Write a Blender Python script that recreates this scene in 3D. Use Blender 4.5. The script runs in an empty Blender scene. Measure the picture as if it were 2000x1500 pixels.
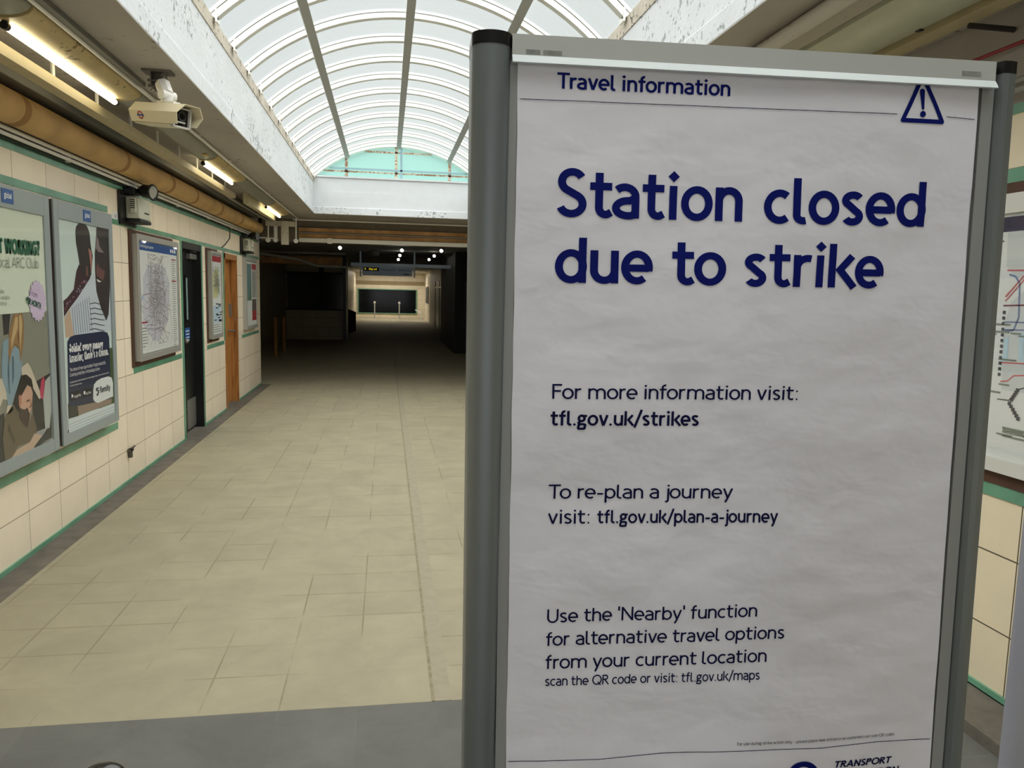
import bpy, bmesh, math, random
from math import pi, sin, cos, radians
from mathutils import Vector, Matrix, noise
from mathutils.geometry import tessellate_polygon

sc = bpy.context.scene
COL = sc.collection
# ------------------------------------------------------------------ camera
F_PX, EYE = 1502.0, 1.62
CAM_R = Vector((0.986845, -0.160021, 0.023031))
CAM_U = Vector((-0.003973, 0.118410, 0.992957))
CAM_F = Vector((0.161621, 0.979986, -0.116217))
CAM_P = Vector((0, 0, EYE))
cd = bpy.data.cameras.new('camera')
cam = bpy.data.objects.new('camera', cd); COL.objects.link(cam)
cd.sensor_width = 36.0; cd.lens = F_PX / 2000 * 36; cd.clip_start = .02; cd.clip_end = 200
cam.matrix_world = Matrix(((CAM_R.x, CAM_U.x, -CAM_F.x, 0), (CAM_R.y, CAM_U.y, -CAM_F.y, 0),
                           (CAM_R.z, CAM_U.z, -CAM_F.z, EYE), (0, 0, 0, 1)))
sc.camera = cam
# ------------------------------------------------------------------ view, sky, soft sun of an overcast day
sc.view_settings.view_transform = 'Standard'; sc.view_settings.look = 'None'
sc.view_settings.gamma = 1; sc.view_settings.exposure = 0.0
sc.view_settings.use_curve_mapping = False
wd = bpy.data.worlds.new('overcast_sky'); sc.world = wd; wd.use_nodes = True
bg = wd.node_tree.nodes['Background']; bg.inputs[0].default_value = (0.94, 0.985, 1.0, 1); bg.inputs[1].default_value = 1.08
sd = bpy.data.lights.new('sun', 'SUN'); sd.energy = 14.0; sd.angle = radians(145); sd.color = (1.0, 0.985, 0.96)
so = bpy.data.objects.new('sun', sd); COL.objects.link(so); so.location = (0, 0, 20); so.rotation_euler = (radians(0), radians(0), 0)

# ------------------------------------------------------------------ measuring helpers: a line of sight met with a real plane
def sight(x, y): return CAM_F + CAM_R * ((x - 1000) / F_PX) - CAM_U * ((y - 750) / F_PX)
def onX(x, y, X): d = sight(x, y); return CAM_P + d * (X / d.x)
def onY(x, y, Y): d = sight(x, y); return CAM_P + d * (Y / d.y)
def onZ(x, y, Z): d = sight(x, y); return CAM_P + d * ((Z - EYE) / d.z)

# ------------------------------------------------------------------ object helpers
def tag(o, label=None, cat=None, group=None, kind=None):
    if label: o['label'] = label
    if cat: o['category'] = cat
    if group: o['group'] = group
    if kind: o['kind'] = kind
    return o
def empty(name, loc, label=None, cat=None, group=None, rot=(0, 0, 0)):
    o = bpy.data.objects.new(name, None); COL.objects.link(o); o.location = loc; o.rotation_euler = rot
    o.empty_display_size = .05
    return tag(o, label, cat, group)
class MB:
    """collects shapes; build() links them as ONE mesh object"""
    def __init__(s): s.v = []; s.f = []; s.m = []; s.mats = []; s.cur = 0; s.M = None
    def mat(s, m):
        if m not in s.mats: s.mats.append(m)
        s.cur = s.mats.index(m); return s
    def add(s, vs, fs):
        n = len(s.v)
        for p in vs:
            p = Vector(p)
            s.v.append(s.M @ p if s.M is not None else p)
        for f in fs: s.f.append([i + n for i in f]); s.m.append(s.cur)
        return s
    def box(s, x0, x1, y0, y1, z0, z1, c=0.0):
        if x0 > x1: x0, x1 = x1, x0
        if y0 > y1: y0, y1 = y1, y0
        if z0 > z1: z0, z1 = z1, z0
        if c:
            c = min(c, (x1-x0)*.45, (y1-y0)*.45, (z1-z0)*.45)
            bm = bmesh.new(); bmesh.ops.create_cube(bm, size=1)
            for v in bm.verts: v.co = Vector(((x0+x1)/2 + v.co.x*(x1-x0), (y0+y1)/2 + v.co.y*(y1-y0), (z0+z1)/2 + v.co.z*(z1-z0)))
            bmesh.ops.bevel(bm, geom=list(bm.edges), offset=c, segments=2, affect='EDGES', profile=.5)
            bm.verts.index_update()
            s.add([v.co.copy() for v in bm.verts], [[v.index for v in f.verts] for f in bm.faces]); bm.free(); return s
        return s.add([(x0,y0,z0),(x1,y0,z0),(x1,y1,z0),(x0,y1,z0),(x0,y0,z1),(x1,y0,z1),(x1,y1,z1),(x0,y1,z1)],
                     [(0,3,2,1),(4,5,6,7),(0,1,5,4),(1,2,6,5),(2,3,7,6),(3,0,4,7)])
    def loft(s, rings, close=True, caps=True):
        n = len(rings[0]); vs = [p for r in rings for p in r]; fs = []
        for k in range(len(rings)-1):
            for i in range(n if close else n-1):
                j = (i+1) % n
                fs.append((k*n+i, k*n+j, (k+1)*n+j, (k+1)*n+i))
        if caps and close:
            fs.append(tuple(range(n))[::-1]); fs.append(tuple((len(rings)-1)*n+i for i in range(n)))
        return s.add(vs, fs)
    def prismY(s, prof, y0, y1, caps=True, close=True):   # profile of (x, z)
        return s.loft([[(x, y0, z) for x, z in prof], [(x, y1, z) for x, z in prof]], close, caps)
    def prismX(s, prof, x0, x1, caps=True, close=True):   # profile of (y, z)
        return s.loft([[(x0, y, z) for y, z in prof], [(x1, y, z) for y, z in prof]], close, caps)
    def prismZ(s, prof, z0, z1, caps=True, close=True):   # profile of (x, y)
        return s.loft([[(x, y, z0) for x, y in prof], [(x, y, z1) for x, y in prof]], close, caps)
    def cyl(s, a, b, r, r2=None, n=16, caps=True):
        a = Vector(a); b = Vector(b); r2 = r if r2 is None else r2
        d = (b-a).normalized(); t = Vector((0,0,1)) if abs(d.z) < .9 else Vector((1,0,0))
        e = d.cross(t).normalized(); g = d.cross(e)
        ring = lambda c, q: [c + (e*cos(2*pi*i/n) + g*sin(2*pi*i/n))*q for i in range(n)]
        return s.loft([ring(a, r), ring(b, r2)], True, caps)
    def tube(s, pts, r, n=10):
        pts = [Vector(p) for p in pts]; rings = []; e = None
        for i, p in enumerate(pts):
            d = (pts[min(i+1, len(pts)-1)] - pts[max(i-1, 0)]).normalized()
            if e is None:
                t = Vector((0,0,1)) if abs(d.z) < .9 else Vector((1,0,0)); e = d.cross(t).normalized()
            e = (e - d*e.dot(d)).normalized(); g = d.cross(e)
            rings.append([p + (e*cos(2*pi*k/n) + g*sin(2*pi*k/n))*r for k in range(n)])
        return s.loft(rings)
    def sphere(s, c, r, n=14, sx=1, sy=1, sz=1, z0=-1.0):
        rings = []
        for k in range(n//2+1):
            a = -pi/2 + pi*k/(n//2)
            if sin(a) < z0: continue
            rings.append([Vector((c[0]+r*sx*cos(a)*cos(2*pi*i/n), c[1]+r*sy*cos(a)*sin(2*pi*i/n), c[2]+r*sz*sin(a))) for i in range(n)])
        return s.loft(rings)
    def poly(s, pts):                                     # flat, possibly concave
        pts = [Vector(p) for p in pts]
        return s.add(pts, [tuple(t) for t in tessellate_polygon([pts])])
    def build(s, name, mat=None, parent=None, smooth=False, bevel=0):
        if mat is not None and not s.mats: s.mats = [mat]
        me = bpy.data.meshes.new(name)
        org = parent.matrix_world.inverted() if parent is not None and getattr(s, 'world', False) else None
        me.from_pydata([tuple(p) for p in s.v], [], s.f)
        for m in s.mats: me.materials.append(m)
        if len(s.mats) > 1:
            for p, k in zip(me.polygons, s.m): p.material_index = k
        bm = bmesh.new(); bm.from_mesh(me); bmesh.ops.recalc_face_normals(bm, faces=bm.faces); bm.to_mesh(me); bm.free()
        if smooth:
            for p in me.polygons: p.use_smooth = True
            me.set_sharp_from_angle(angle=radians(38))
        o = bpy.data.objects.new(name, me); COL.objects.link(o)
        if parent is not None: o.parent = parent
        if bevel:
            b = o.modifiers.new('bevel', 'BEVEL'); b.width = bevel; b.segments = 2; b.limit_method = 'ANGLE'
        return o
def child_world(o, parent):
    """parent o, whose mesh is written in world coordinates, to an unrotated thing"""
    o.parent = parent
    m = Matrix.Translation(-parent.location) if True else None
    o.data.transform(m)
    return o
def wb(mb, name, mat, parent, **k):
    o = mb.build(name, mat, None, **k); return child_world(o, parent)
def struct(mb, name, mat=None, label=None, **k):
    o = mb.build(name, mat, None, **k); o['kind'] = 'structure'
    if label: o['label'] = label
    return o
def solo(mb, name, mat, label, cat, group=None, **k):
    """a thing that is one mesh: origin moved to the middle of its base"""
    o = mb.build(name, mat, None, **k)
    xs = [v.co for v in o.data.vertices]
    c = Vector(((min(v.x for v in xs)+max(v.x for v in xs))/2, (min(v.y for v in xs)+max(v.y for v in xs))/2, min(v.z for v in xs)))
    o.data.transform(Matrix.Translation(-c)); o.location = c
    return tag(o, label, cat, group)

# ------------------------------------------------------------------ materials
def srgb(r, g, b):
    f = lambda c: (c/255/12.92) if c/255 <= .04045 else ((c/255+.055)/1.055)**2.4
    return (f(r), f(g), f(b), 1)
MATS = {}
def mat(name, col, rough=.6, metal=0, noise_amt=0, noise_scale=8, bump=0, bump_scale=60, spec=.5, emit=None, estr=0, flecks=None):
    """flecks = (colour, amount, scale): chipped paint or dirt spots"""
    if name in MATS: return MATS[name]
    m = bpy.data.materials.new(name); m.use_nodes = True; MATS[name] = m
    nt = m.node_tree; N = nt.nodes; L = nt.links; p = N['Principled BSDF']
    p.inputs['Roughness'].default_value = rough; p.inputs['Metallic'].default_value = metal
    p.inputs['Specular IOR Level'].default_value = spec
    base = srgb(*col); p.inputs['Base Color'].default_value = base
    tc = N.new('ShaderNodeTexCoord'); out = None
    if noise_amt:
        n = N.new('ShaderNodeTexNoise'); n.inputs['Scale'].default_value = noise_scale; n.inputs['Detail'].default_value = 6
        L.new(tc.outputs['Object'], n.inputs['Vector'])
        r = N.new('ShaderNodeMapRange'); r.inputs[1].default_value = .3; r.inputs[2].default_value = .7
        r.inputs[3].default_value = 1-noise_amt; r.inputs[4].default_value = 1+noise_amt*.6
        L.new(n.outputs['Fac'], r.inputs[0])
        mx = N.new('ShaderNodeMix'); mx.data_type = 'RGBA'; mx.blend_type = 'MULTIPLY'; mx.inputs[0].default_value = 1
        mx.inputs[6].default_value = base; L.new(r.outputs[0], mx.inputs[7]); out = mx.outputs[2]
    if flecks:
        fc, fa, fs = flecks
        n = N.new('ShaderNodeTexNoise'); n.inputs['Scale'].default_value = fs; n.inputs['Detail'].default_value = 8; n.inputs['Roughness'].default_value = .62
        L.new(tc.outputs['Object'], n.inputs['Vector'])
        n2 = N.new('ShaderNodeTexNoise'); n2.inputs['Scale'].default_value = fs*.09; L.new(tc.outputs['Object'], n2.inputs['Vector'])
        ad = N.new('ShaderNodeMath'); ad.operation = 'MULTIPLY_ADD'; L.new(n2.outputs['Fac'], ad.inputs[0]); ad.inputs[1].default_value = .5; L.new(n.outputs['Fac'], ad.inputs[2])
        r = N.new('ShaderNodeMapRange'); r.inputs[1].default_value = 1.12-fa; r.inputs[2].default_value = 1.15-fa; L.new(ad.outputs[0], r.inputs[0])
        mx = N.new('ShaderNodeMix'); mx.data_type = 'RGBA'; L.new(r.outputs[0], mx.inputs[0])
        if out is not None: L.new(out, mx.inputs[6])
        else: mx.inputs[6].default_value = base
        mx.inputs[7].default_value = srgb(*fc); out = mx.outputs[2]
    if out is not None: L.new(out, p.inputs['Base Color'])
    if bump:
        n = N.new('ShaderNodeTexNoise'); n.inputs['Scale'].default_value = bump_scale; n.inputs['Detail'].default_value = 5
        L.new(tc.outputs['Object'], n.inputs['Vector'])
        b = N.new('ShaderNodeBump'); b.inputs['Strength'].default_value = bump; b.inputs['Distance'].default_value = .01
        L.new(n.outputs['Fac'], b.inputs['Height']); L.new(b.outputs[0], p.inputs['Normal'])
    if emit:
        p.inputs['Emission Color'].default_value = srgb(*emit); p.inputs['Emission Strength'].default_value = estr
    return m
def math_node(N, L, op, a, b=None, c=None):
    n = N.new('ShaderNodeMath'); n.operation = op
    for i, q in enumerate((a, b, c)):
        if q is None: continue
        if isinstance(q, (int, float)): n.inputs[i].default_value = q
        else: L.new(q, n.inputs[i])
    return n.outputs[0]
def line_mask(N, L, coord, origin, pitch, half):
    """1 on thin joints every `pitch` metres"""
    a = math_node(N, L, 'SUBTRACT', coord, origin); a = math_node(N, L, 'DIVIDE', a, pitch)
    cell = math_node(N, L, 'FLOOR', a); fr = math_node(N, L, 'FRACT', a)
    d = math_node(N, L, 'MINIMUM', fr, math_node(N, L, 'SUBTRACT', 1.0, fr))
    d = math_node(N, L, 'MULTIPLY', d, pitch)
    return math_node(N, L, 'LESS_THAN', d, half), cell
def tile_mat(name, col, grout, axis, o1, p1, o2, p2, half=.0022, var=.07, rough=.35, speck=True, worn=0):
    """tiles laid on a wall (axis 'x': runs along y; axis 'y': runs along x) or a floor (axis 'z')"""
    m = bpy.data.materials.new(name); m.use_nodes = True; MATS[name] = m
    nt = m.node_tree; N = nt.nodes; L = nt.links; p = N['Principled BSDF']
    tc = N.new('ShaderNodeTexCoord'); sp = N.new('ShaderNodeSeparateXYZ'); L.new(tc.outputs['Object'], sp.inputs[0])
    A = {'x': 'Y', 'y': 'X', 'z': 'X'}[axis]; B = {'x': 'Z', 'y': 'Z', 'z': 'Y'}[axis]
    m1, c1 = line_mask(N, L, sp.outputs[A], o1, p1, half); m2, c2 = line_mask(N, L, sp.outputs[B], o2, p2, half)
    jm = math_node(N, L, 'MAXIMUM', m1, m2)
    if worn:
        wv = N.new('ShaderNodeTexNoise'); wv.inputs['Scale'].default_value = 1.7; wv.inputs['Detail'].default_value = 4; L.new(tc.outputs['Object'], wv.inputs['Vector'])
        wr = N.new('ShaderNodeMapRange'); wr.inputs[1].default_value = .46; wr.inputs[2].default_value = .58; L.new(wv.outputs['Fac'], wr.inputs[0])
        jm = math_node(N, L, 'MULTIPLY', jm, wr.outputs[0])
    cv = N.new('ShaderNodeCombineXYZ'); L.new(c1, cv.inputs[0]); L.new(c2, cv.inputs[1])
    wn = N.new('ShaderNodeTexWhiteNoise'); L.new(cv.outputs[0], wn.inputs['Vector'])
    v = math_node(N, L, 'MULTIPLY_ADD', wn.outputs['Value'], var, 1-var*.6)
    n = N.new('ShaderNodeTexNoise'); n.inputs['Scale'].default_value = 5; n.inputs['Detail'].default_value = 7; L.new(tc.outputs['Object'], n.inputs['Vector'])
    v = math_node(N, L, 'MULTIPLY', v, math_node(N, L, 'MULTIPLY_ADD', n.outputs['Fac'], .16, .92))
    mx = N.new('ShaderNodeMix'); mx.data_type = 'RGBA'; mx.blend_type = 'MULTIPLY'; mx.inputs[0].default_value = 1
    mx.inputs[6].default_value = srgb(*col); L.new(v, mx.inputs[7]); out = mx.outputs[2]
    if speck:
        k = N.new('ShaderNodeTexNoise'); k.inputs['Scale'].default_value = 17; k.inputs['Detail'].default_value = 9; k.inputs['Roughness'].default_value = .7
        L.new(tc.outputs['Object'], k.inputs['Vector'])
        r = N.new('ShaderNodeMapRange'); r.inputs[1].default_value = .70; r.inputs[2].default_value = .76; L.new(k.outputs['Fac'], r.inputs[0])
        m3 = N.new('ShaderNodeMix'); m3.data_type = 'RGBA'; L.new(r.outputs[0], m3.inputs[0]); L.new(out, m3.inputs[6])
        m3.inputs[7].default_value = srgb(*[c*.55 for c in col]); out = m3.outputs[2]
    if worn:
        sc2 = N.new('ShaderNodeTexNoise'); sc2.inputs['Scale'].default_value = 2.6; sc2.inputs['Detail'].default_value = 9; sc2.inputs['Roughness'].default_value = .68; sc2.inputs['Distortion'].default_value = .5
        L.new(tc.outputs['Object'], sc2.inputs['Vector']); sr = N.new('ShaderNodeMapRange'); sr.inputs[1].default_value = .35; sr.inputs[2].default_value = .68; sr.inputs[3].default_value = 1-worn; sr.inputs[4].default_value = 1+worn*.8; L.new(sc2.outputs['Fac'], sr.inputs[0])
        m5 = N.new('ShaderNodeMix'); m5.data_type = 'RGBA'; m5.blend_type = 'MULTIPLY'; m5.inputs[0].default_value = 1; L.new(out, m5.inputs[6]); L.new(sr.outputs[0], m5.inputs[7]); out = m5.outputs[2]
    m4 = N.new('ShaderNodeMix'); m4.data_type = 'RGBA'; L.new(jm, m4.inputs[0]); L.new(out, m4.inputs[6]); m4.inputs[7].default_value = srgb(*grout)
    L.new(m4.outputs[2], p.inputs['Base Color'])
    rg = math_node(N, L, 'MULTIPLY_ADD', jm, .5, rough); L.new(rg, p.inputs['Roughness'])
    b = N.new('ShaderNodeBump'); b.inputs['Strength'].default_value = .5; b.inputs['Distance'].default_value = .004
    hgt = math_node(N, L, 'MULTIPLY_ADD', jm, -1.0, math_node(N, L, 'MULTIPLY', n.outputs['Fac'], .35)); L.new(hgt, b.inputs['Height'])
    L.new(b.outputs[0], p.inputs['Normal'])
    return m
# ------------------------------------------------------------------ lettering: a monoline humanist alphabet drawn stroke by stroke
XH, CAP, ASC, DES = 1.0, 1.39, 1.37, -.40
def _el(cx, cy, rx, ry, a0=0, a1=360, n=26):
    n = max(4, int(n*abs(a1-a0)/360)+1)
    return [(cx + rx*cos(radians(a0+(a1-a0)*i/n)), cy + ry*sin(radians(a0+(a1-a0)*i/n))) for i in range(n+1)]
def _sp(P, n=7):
    """smooth curve through points"""
    Q = [P[0]] + list(P) + [P[-1]]; out = []
    for i in range(1, len(Q)-2):
        p0, p1, p2, p3 = Q[i-1], Q[i], Q[i+1], Q[i+2]
        for k in range(n):
            t = k/n
            out.append(tuple(.5*((2*p1[j]) + (-p0[j]+p2[j])*t + (2*p0[j]-5*p1[j]+4*p2[j]-p3[j])*t*t + (-p0[j]+3*p1[j]-3*p2[j]+p3[j])*t**3) for j in (0, 1)))
    out.append(P[-1]); return out
def glyph(c, w):
    """-> strokes (centre lines), diamonds (x, y, radius), advance without side space"""
    h = w/2; S = []; D = []
    if c == 'o': S = [_el(.46, .5, .46-h, .52-h)]; W = .92
    elif c == 'c': S = [_el(.46, .5, .46-h, .52-h, 52, 308)]; W = .78
    elif c == 'e':
        S = [_el(.45, .5, .45-h, .52-h, -math.degrees(math.asin(min(.9, (.02+h*.8)/(.52-h)))), 308), [(h, .48), (.90-h, .48)]]; W = .90
    elif c == 'a':
        S = [_el(.36, .64, .42-h, 1.02-h-.64, 138, 0) + [(.78-h, 0)],
             [(.78-h, .60)] + _el(.46, .295, .46-h, .315-h*.85, 84, 298, 28) + [(.78-h, .05+h*1.5)]]; W = .78
    elif c == 'd': S = [_el(.45, .5, .45-h, .52-h), [(.88-h, 0), (.88-h, ASC)]]; W = .88
    elif c == 'b': S = [_el(.43, .5, .45-h, .52-h), [(h, 0), (h, ASC)]]; W = .88
    elif c == 'p': S = [_el(.43, .5, .45-h, .52-h), [(h, DES), (h, 1)]]; W = .88
    elif c == 'q': S = [_el(.45, .5, .45-h, .52-h), [(.88-h, DES), (.88-h, 1)]]; W = .88
    elif c == 'g':
        r = .32
        S = [_el(.37, .68, r-h*.7, .33-h*.7), _sp([(.24, .40), (.12, .26), (.22, .15), (.46, .13), (.68, .07), (.76-h, -.10), (.62, -.27), (.38, -.34+h*.4), (.12, -.28), (h, -.12), (.14, .04), (.28, .13)]),
             [(.40, 1-h*.9), (.82, 1-h*.9)]]; W = .80
    elif c in 'nhm':
        top = 1 if c != 'h' else ASC
        S = [[(h, 0), (h, top)]]
        if c == 'm':
            q = (.70-h)/2
            S += [_el(h+q, .62, q, 1.02-h-.62, 172, 0) + [(.70, 0)], _el(.70+q, .62, q, 1.02-h-.62, 172, 0) + [(1.40-h, 0)]]; W = 1.40
        else:
            S += [_el(.40, .60, .40-h, 1.02-h-.60, 172, 0) + [(.80-h, 0)]]; W = .80
    elif c == 'u':
        S = [[(h, 1)] + _el(.40, .40, .40-h, .42-h, 180, 352), [(.80-h, 0), (.80-h, 1)]]; W = .80
    elif c == 'r': S = [[(h, 0), (h, 1)], _el(h+.32, .60, .32, 1.01-h-.60, 168, 72)]; W = .54
    elif c == 's': S = [_el(.335, .745, .285-h*.55, 1.02-h-.745, 28, 236, 30) + _el(.325, .265, .325-h, .285-h, 58, -154, 34)]; W = .65
    elif c == 't': S = [[(.15+h, 1.30)] + _el(.45, .30, .30-h, .32-h, 180, 285, 30) + [(.61, .055+h*.95)], [(0, 1-h*.85), (.62, 1-h*.85)]]; W = .62
    elif c == 'f': S = [[(.15+h, 0)] + _el(.46, 1.10, .31-h, 1.42-h-1.10, 180, 75, 30), [(0, 1-h*.85), (.56, 1-h*.85)]]; W = .56
    elif c == 'i': S = [[(h+.05, 0), (h+.05, 1)]]; D = [(h+.05, 1.27, max(.11, w*.74))]; W = w+.10
    elif c == 'j': S = [[(.24, 1)] + _sp([(.24, -.12), (.18, -.32+h*.3), (0, DES+h)])]; D = [(.24, 1.27, max(.11, w*.74))]; W = .24+h
    elif c == 'l': S = [[(h, ASC)] + _el(.31, .26, .31-h, .28-h, 180, 290, 30)]; W = .38
    elif c == 'k': S = [[(h, 0), (h, ASC)], [(.72, 1), (.19+h, .50)], [(.27+h*.3, .62), (.80, 0)]]; W = .80
    elif c == 'v': S = [[(h*.8, 1), (.40, 0)], [(.40, 0), (.80-h*.8, 1)]]; W = .80
    elif c == 'w': S = [[(h*.8, 1), (.33, 0)], [(.33, 0), (.60, 1)], [(.60, 1), (.87, 0)], [(.87, 0), (1.2-h*.8, 1)]]; W = 1.2
    elif c == 'x': S = [[(h, 1), (.78-h, 0)], [(.78-h, 1), (h, 0)]]; W = .78
    elif c == 'y': S = [[(h*.8, 1), (.42, .02)], [(.82-h*.8, 1), (.40, 0), (.22, DES)]]; W = .82
    elif c == 'z': S = [[(.04, 1-h), (.70, 1-h)], [(.66, 1-h), (.06, h)], [(.02, h), (.72, h)]]; W = .74
    elif c == 'T': S = [[(0, CAP-h), (.98, CAP-h)], [(.49, CAP-h), (.49, 0)]]; W = .98
    elif c == 'F': S = [[(h, 0), (h, CAP)], [(0, CAP-h), (.76, CAP-h)], [(0, .74), (.68, .74)]]; W = .74
    elif c == 'E': S = [[(h, 0), (h, CAP)], [(0, CAP-h), (.76, CAP-h)], [(0, .74), (.70, .74)], [(0, h), (.80, h)]]; W = .80
    elif c == 'L': S = [[(h, 0), (h, CAP)], [(0, h), (.74, h)]]; W = .74
    elif c == 'H': S = [[(h, 0), (h, CAP)], [(1.0-h, 0), (1.0-h, CAP)], [(0, .74), (1, .74)]]; W = 1.0
    elif c == 'I': S = [[(h, 0), (h, CAP)]]; W = w
    elif c == 'U': S = [[(h, CAP)] + _el(.5, .5, .5-h, .52-h, 180, 360) + [(1.0-h, CAP)]]; W = 1.0
    elif c == 'N': S = [[(h, 0), (h, CAP)], [(h, CAP-h*.6), (1.05-h, h*.6)], [(1.05-h, 0), (1.05-h, CAP)]]; W = 1.05
    elif c == 'M': S = [[(h, 0), (h, CAP)], [(h, CAP-h), (.66, .45)], [(.66, .45), (1.32-h, CAP-h)], [(1.32-h, 0), (1.32-h, CAP)]]; W = 1.32
    elif c == 'W': S = [[(h*.8, CAP), (.42, 0)], [(.42, 0), (.80, CAP)], [(.80, CAP), (1.18, 0)], [(1.18, 0), (1.6-h*.8, CAP)]]; W = 1.6
    elif c == 'K': S = [[(h, 0), (h, CAP)], [(.92, CAP), (.20, .68)], [(.34, .82), (1.0, 0)]]; W = 1.0
    elif c == 'O': S = [_el(.70, .71, .70-h, .73-h, n=34)]; W = 1.40
    elif c == 'Q': S = [_el(.70, .71, .70-h, .73-h, n=34), [(.82, .42), (1.24, -.04)]]; W = 1.40
    elif c == 'C': S = [_el(.70, .71, .70-h, .73-h, 48, 312, n=34)]; W = 1.16
    elif c == 'G': S = [_el(.70, .71, .70-h, .73-h, 48, 318, n=34), [(1.22-h, .20), (1.22-h, .70), (.74, .70)]]; W = 1.24
    elif c == 'D': S = [[(h, 0), (h, CAP)], [(0, CAP-h), (.45, CAP-h)] + _el(.45, .71, .68-h, .71-h, 88, -88, 40) + [(0, h)]]; W = 1.13
    elif c in 'RPB':
        S = [[(h, 0), (h, CAP)], [(0, CAP-h), (.44, CAP-h)] + _el(.44, 1.04, .40-h, .38-h, 88, -88, 36) + [(0, .66+h)]]; W = .84
        if c == 'R': S += [[(.36, .70), (.92, 0)]]; W = .92
        if c == 'B': S += [[(.3, .66+h), (.44, .66+h)] + _el(.46, .38, .44-h, .38-h, 80, -88, 36) + [(0, h)]]; W = .90
    elif c == 'S': S = [_el(.45, 1.02, .37-h*.7, 1.41-h-1.02, 28, 234, 34) + _el(.43, .375, .43-h, .395-h, 58, -160, 38)]; W = .86
    elif c == 'A': S = [[(h*.8, 0), (.60, CAP)], [(.60, CAP), (1.2-h*.8, 0)], [(.26, .44), (.94, .44)]]; W = 1.2
    elif c == ':': D = [(.16, h*.95, max(.09, w*.62)), (.16, .86, max(.09, w*.62))]; W = .32
    elif c == '.': D = [(.16, h*.95, max(.10, w*.66))]; W = .32
    elif c == ',': S = [[(.2, .12), (.08, -.2)]]; W = .28
    elif c == '/': S = [[(0, -.18), (.58, 1.5)]]; W = .56
    elif c == '-': S = [[(.02, .46), (.50, .46)]]; W = .52
    elif c == "'": S = [[(h, 1.02), (h, 1.46)]]; W = w+.04
    elif c == '?': S = [_sp([(.04, 1.16), (.14, 1.34), (.38, CAP-h+.02), (.62, 1.32), (.70-h, 1.08), (.56, .84), (.38, .66), (.34, .40)])]; D = [(.34, h, w*.66)]; W = .72
    elif c == '!': S = [[(h, .42), (h, CAP)]]; D = [(h, h, w*.66)]; W = w
    elif c.isdigit(): S = [_el(.45, .71, .45-h, .71-h)]; W = .9
    else: return [], [], .30
    return S, D, W
def side(a, b, w):
    rnd = 'oceqgdbp'
    g = .155 - w*.22
    if a in 'oebpOQDc': g -= .035
    if b in 'oceqgdOQCGa': g -= .035
    if a in 'rtfkvyTFLYj' and b in 'oeacgd.,s': g -= .06
    if b in 'jvytf' : g -= .02
    if a in 'T' and b in 'roa': g -= .10
    return g
def ribbon(P, w):
    """constant-width band along a centre line, square ends"""
    n = len(P); closed = (abs(P[0][0]-P[-1][0]) + abs(P[0][1]-P[-1][1])) < 1e-6
    Lf = []; Rt = []
    for i in range(n):
        a = P[i-1] if i > 0 else (P[-2] if closed else P[0]); b = P[i+1] if i < n-1 else (P[1] if closed else P[-1])
        d1 = Vector((P[i][0]-a[0], P[i][1]-a[1])); d2 = Vector((b[0]-P[i][0], b[1]-P[i][1]))
        if d1.length < 1e-9: d1 = d2
        if d2.length < 1e-9: d2 = d1
        d1.normalize(); d2.normalize(); t = d1 + d2
        if t.length < 1e-6: t = d1
        t.normalize(); k = 1/max(.5, t.dot(d1)); nx, ny = -t.y*w/2*k, t.x*w/2*k
        Lf.append((P[i][0]+nx, P[i][1]+ny)); Rt.append((P[i][0]-nx, P[i][1]-ny))
    return [(Lf[i], Lf[i+1], Rt[i+1], Rt[i]) for i in range(n-1)]
def text_quads(txt, w, space=.52, extra=0.0, slant=0.0):
    x = 0; out = []; prev = None
    for c in txt:
        if c == ' ': x += space; prev = None; continue
        S, D, W = glyph(c, w)
        if prev: x += side(prev, c, w) + extra
        for P in S:
            # long straight strokes are cut so they can follow a wavy sheet
            Q = []
            for i in range(len(P)-1):
                L = math.hypot(P[i+1][0]-P[i][0], P[i+1][1]-P[i][1]); k = max(1, int(L/.3))
                Q += [(P[i][0]+(P[i+1][0]-P[i][0])*j/k, P[i][1]+(P[i+1][1]-P[i][1])*j/k) for j in range(k)]
            Q.append(P[-1])
            out += [[(x+p[0]+slant*p[1], p[1]) for p in q] for q in ribbon(Q, w)]
        for dx, dy, r in D: out.append([(x+dx+slant*dy+r, dy), (x+dx+slant*dy, dy+r), (x+dx+slant*dy-r, dy), (x+dx+slant*dy, dy-r)])
        x += W; prev = c
    return out, x
def put_text(mb, txt, place, P0, P1, xh, w=.14, **k):
    """baseline from P0 to P1 in plane coordinates (u, v); place(u, v) -> 3D point"""
    q, W = text_quads(txt, w, **k)
    du, dv = P1[0]-P0[0], P1[1]-P0[1]; L = math.hypot(du, dv); ex, ey = du/L, dv/L; s = L/W
    for f in q:
        pts = [place(P0[0] + x*s*ex - y*xh*ey, P0[1] + x*s*ey + y*xh*ex) for x, y in f]
        mb.add(pts, [(0, 1, 2, 3)])
    return mb
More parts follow.
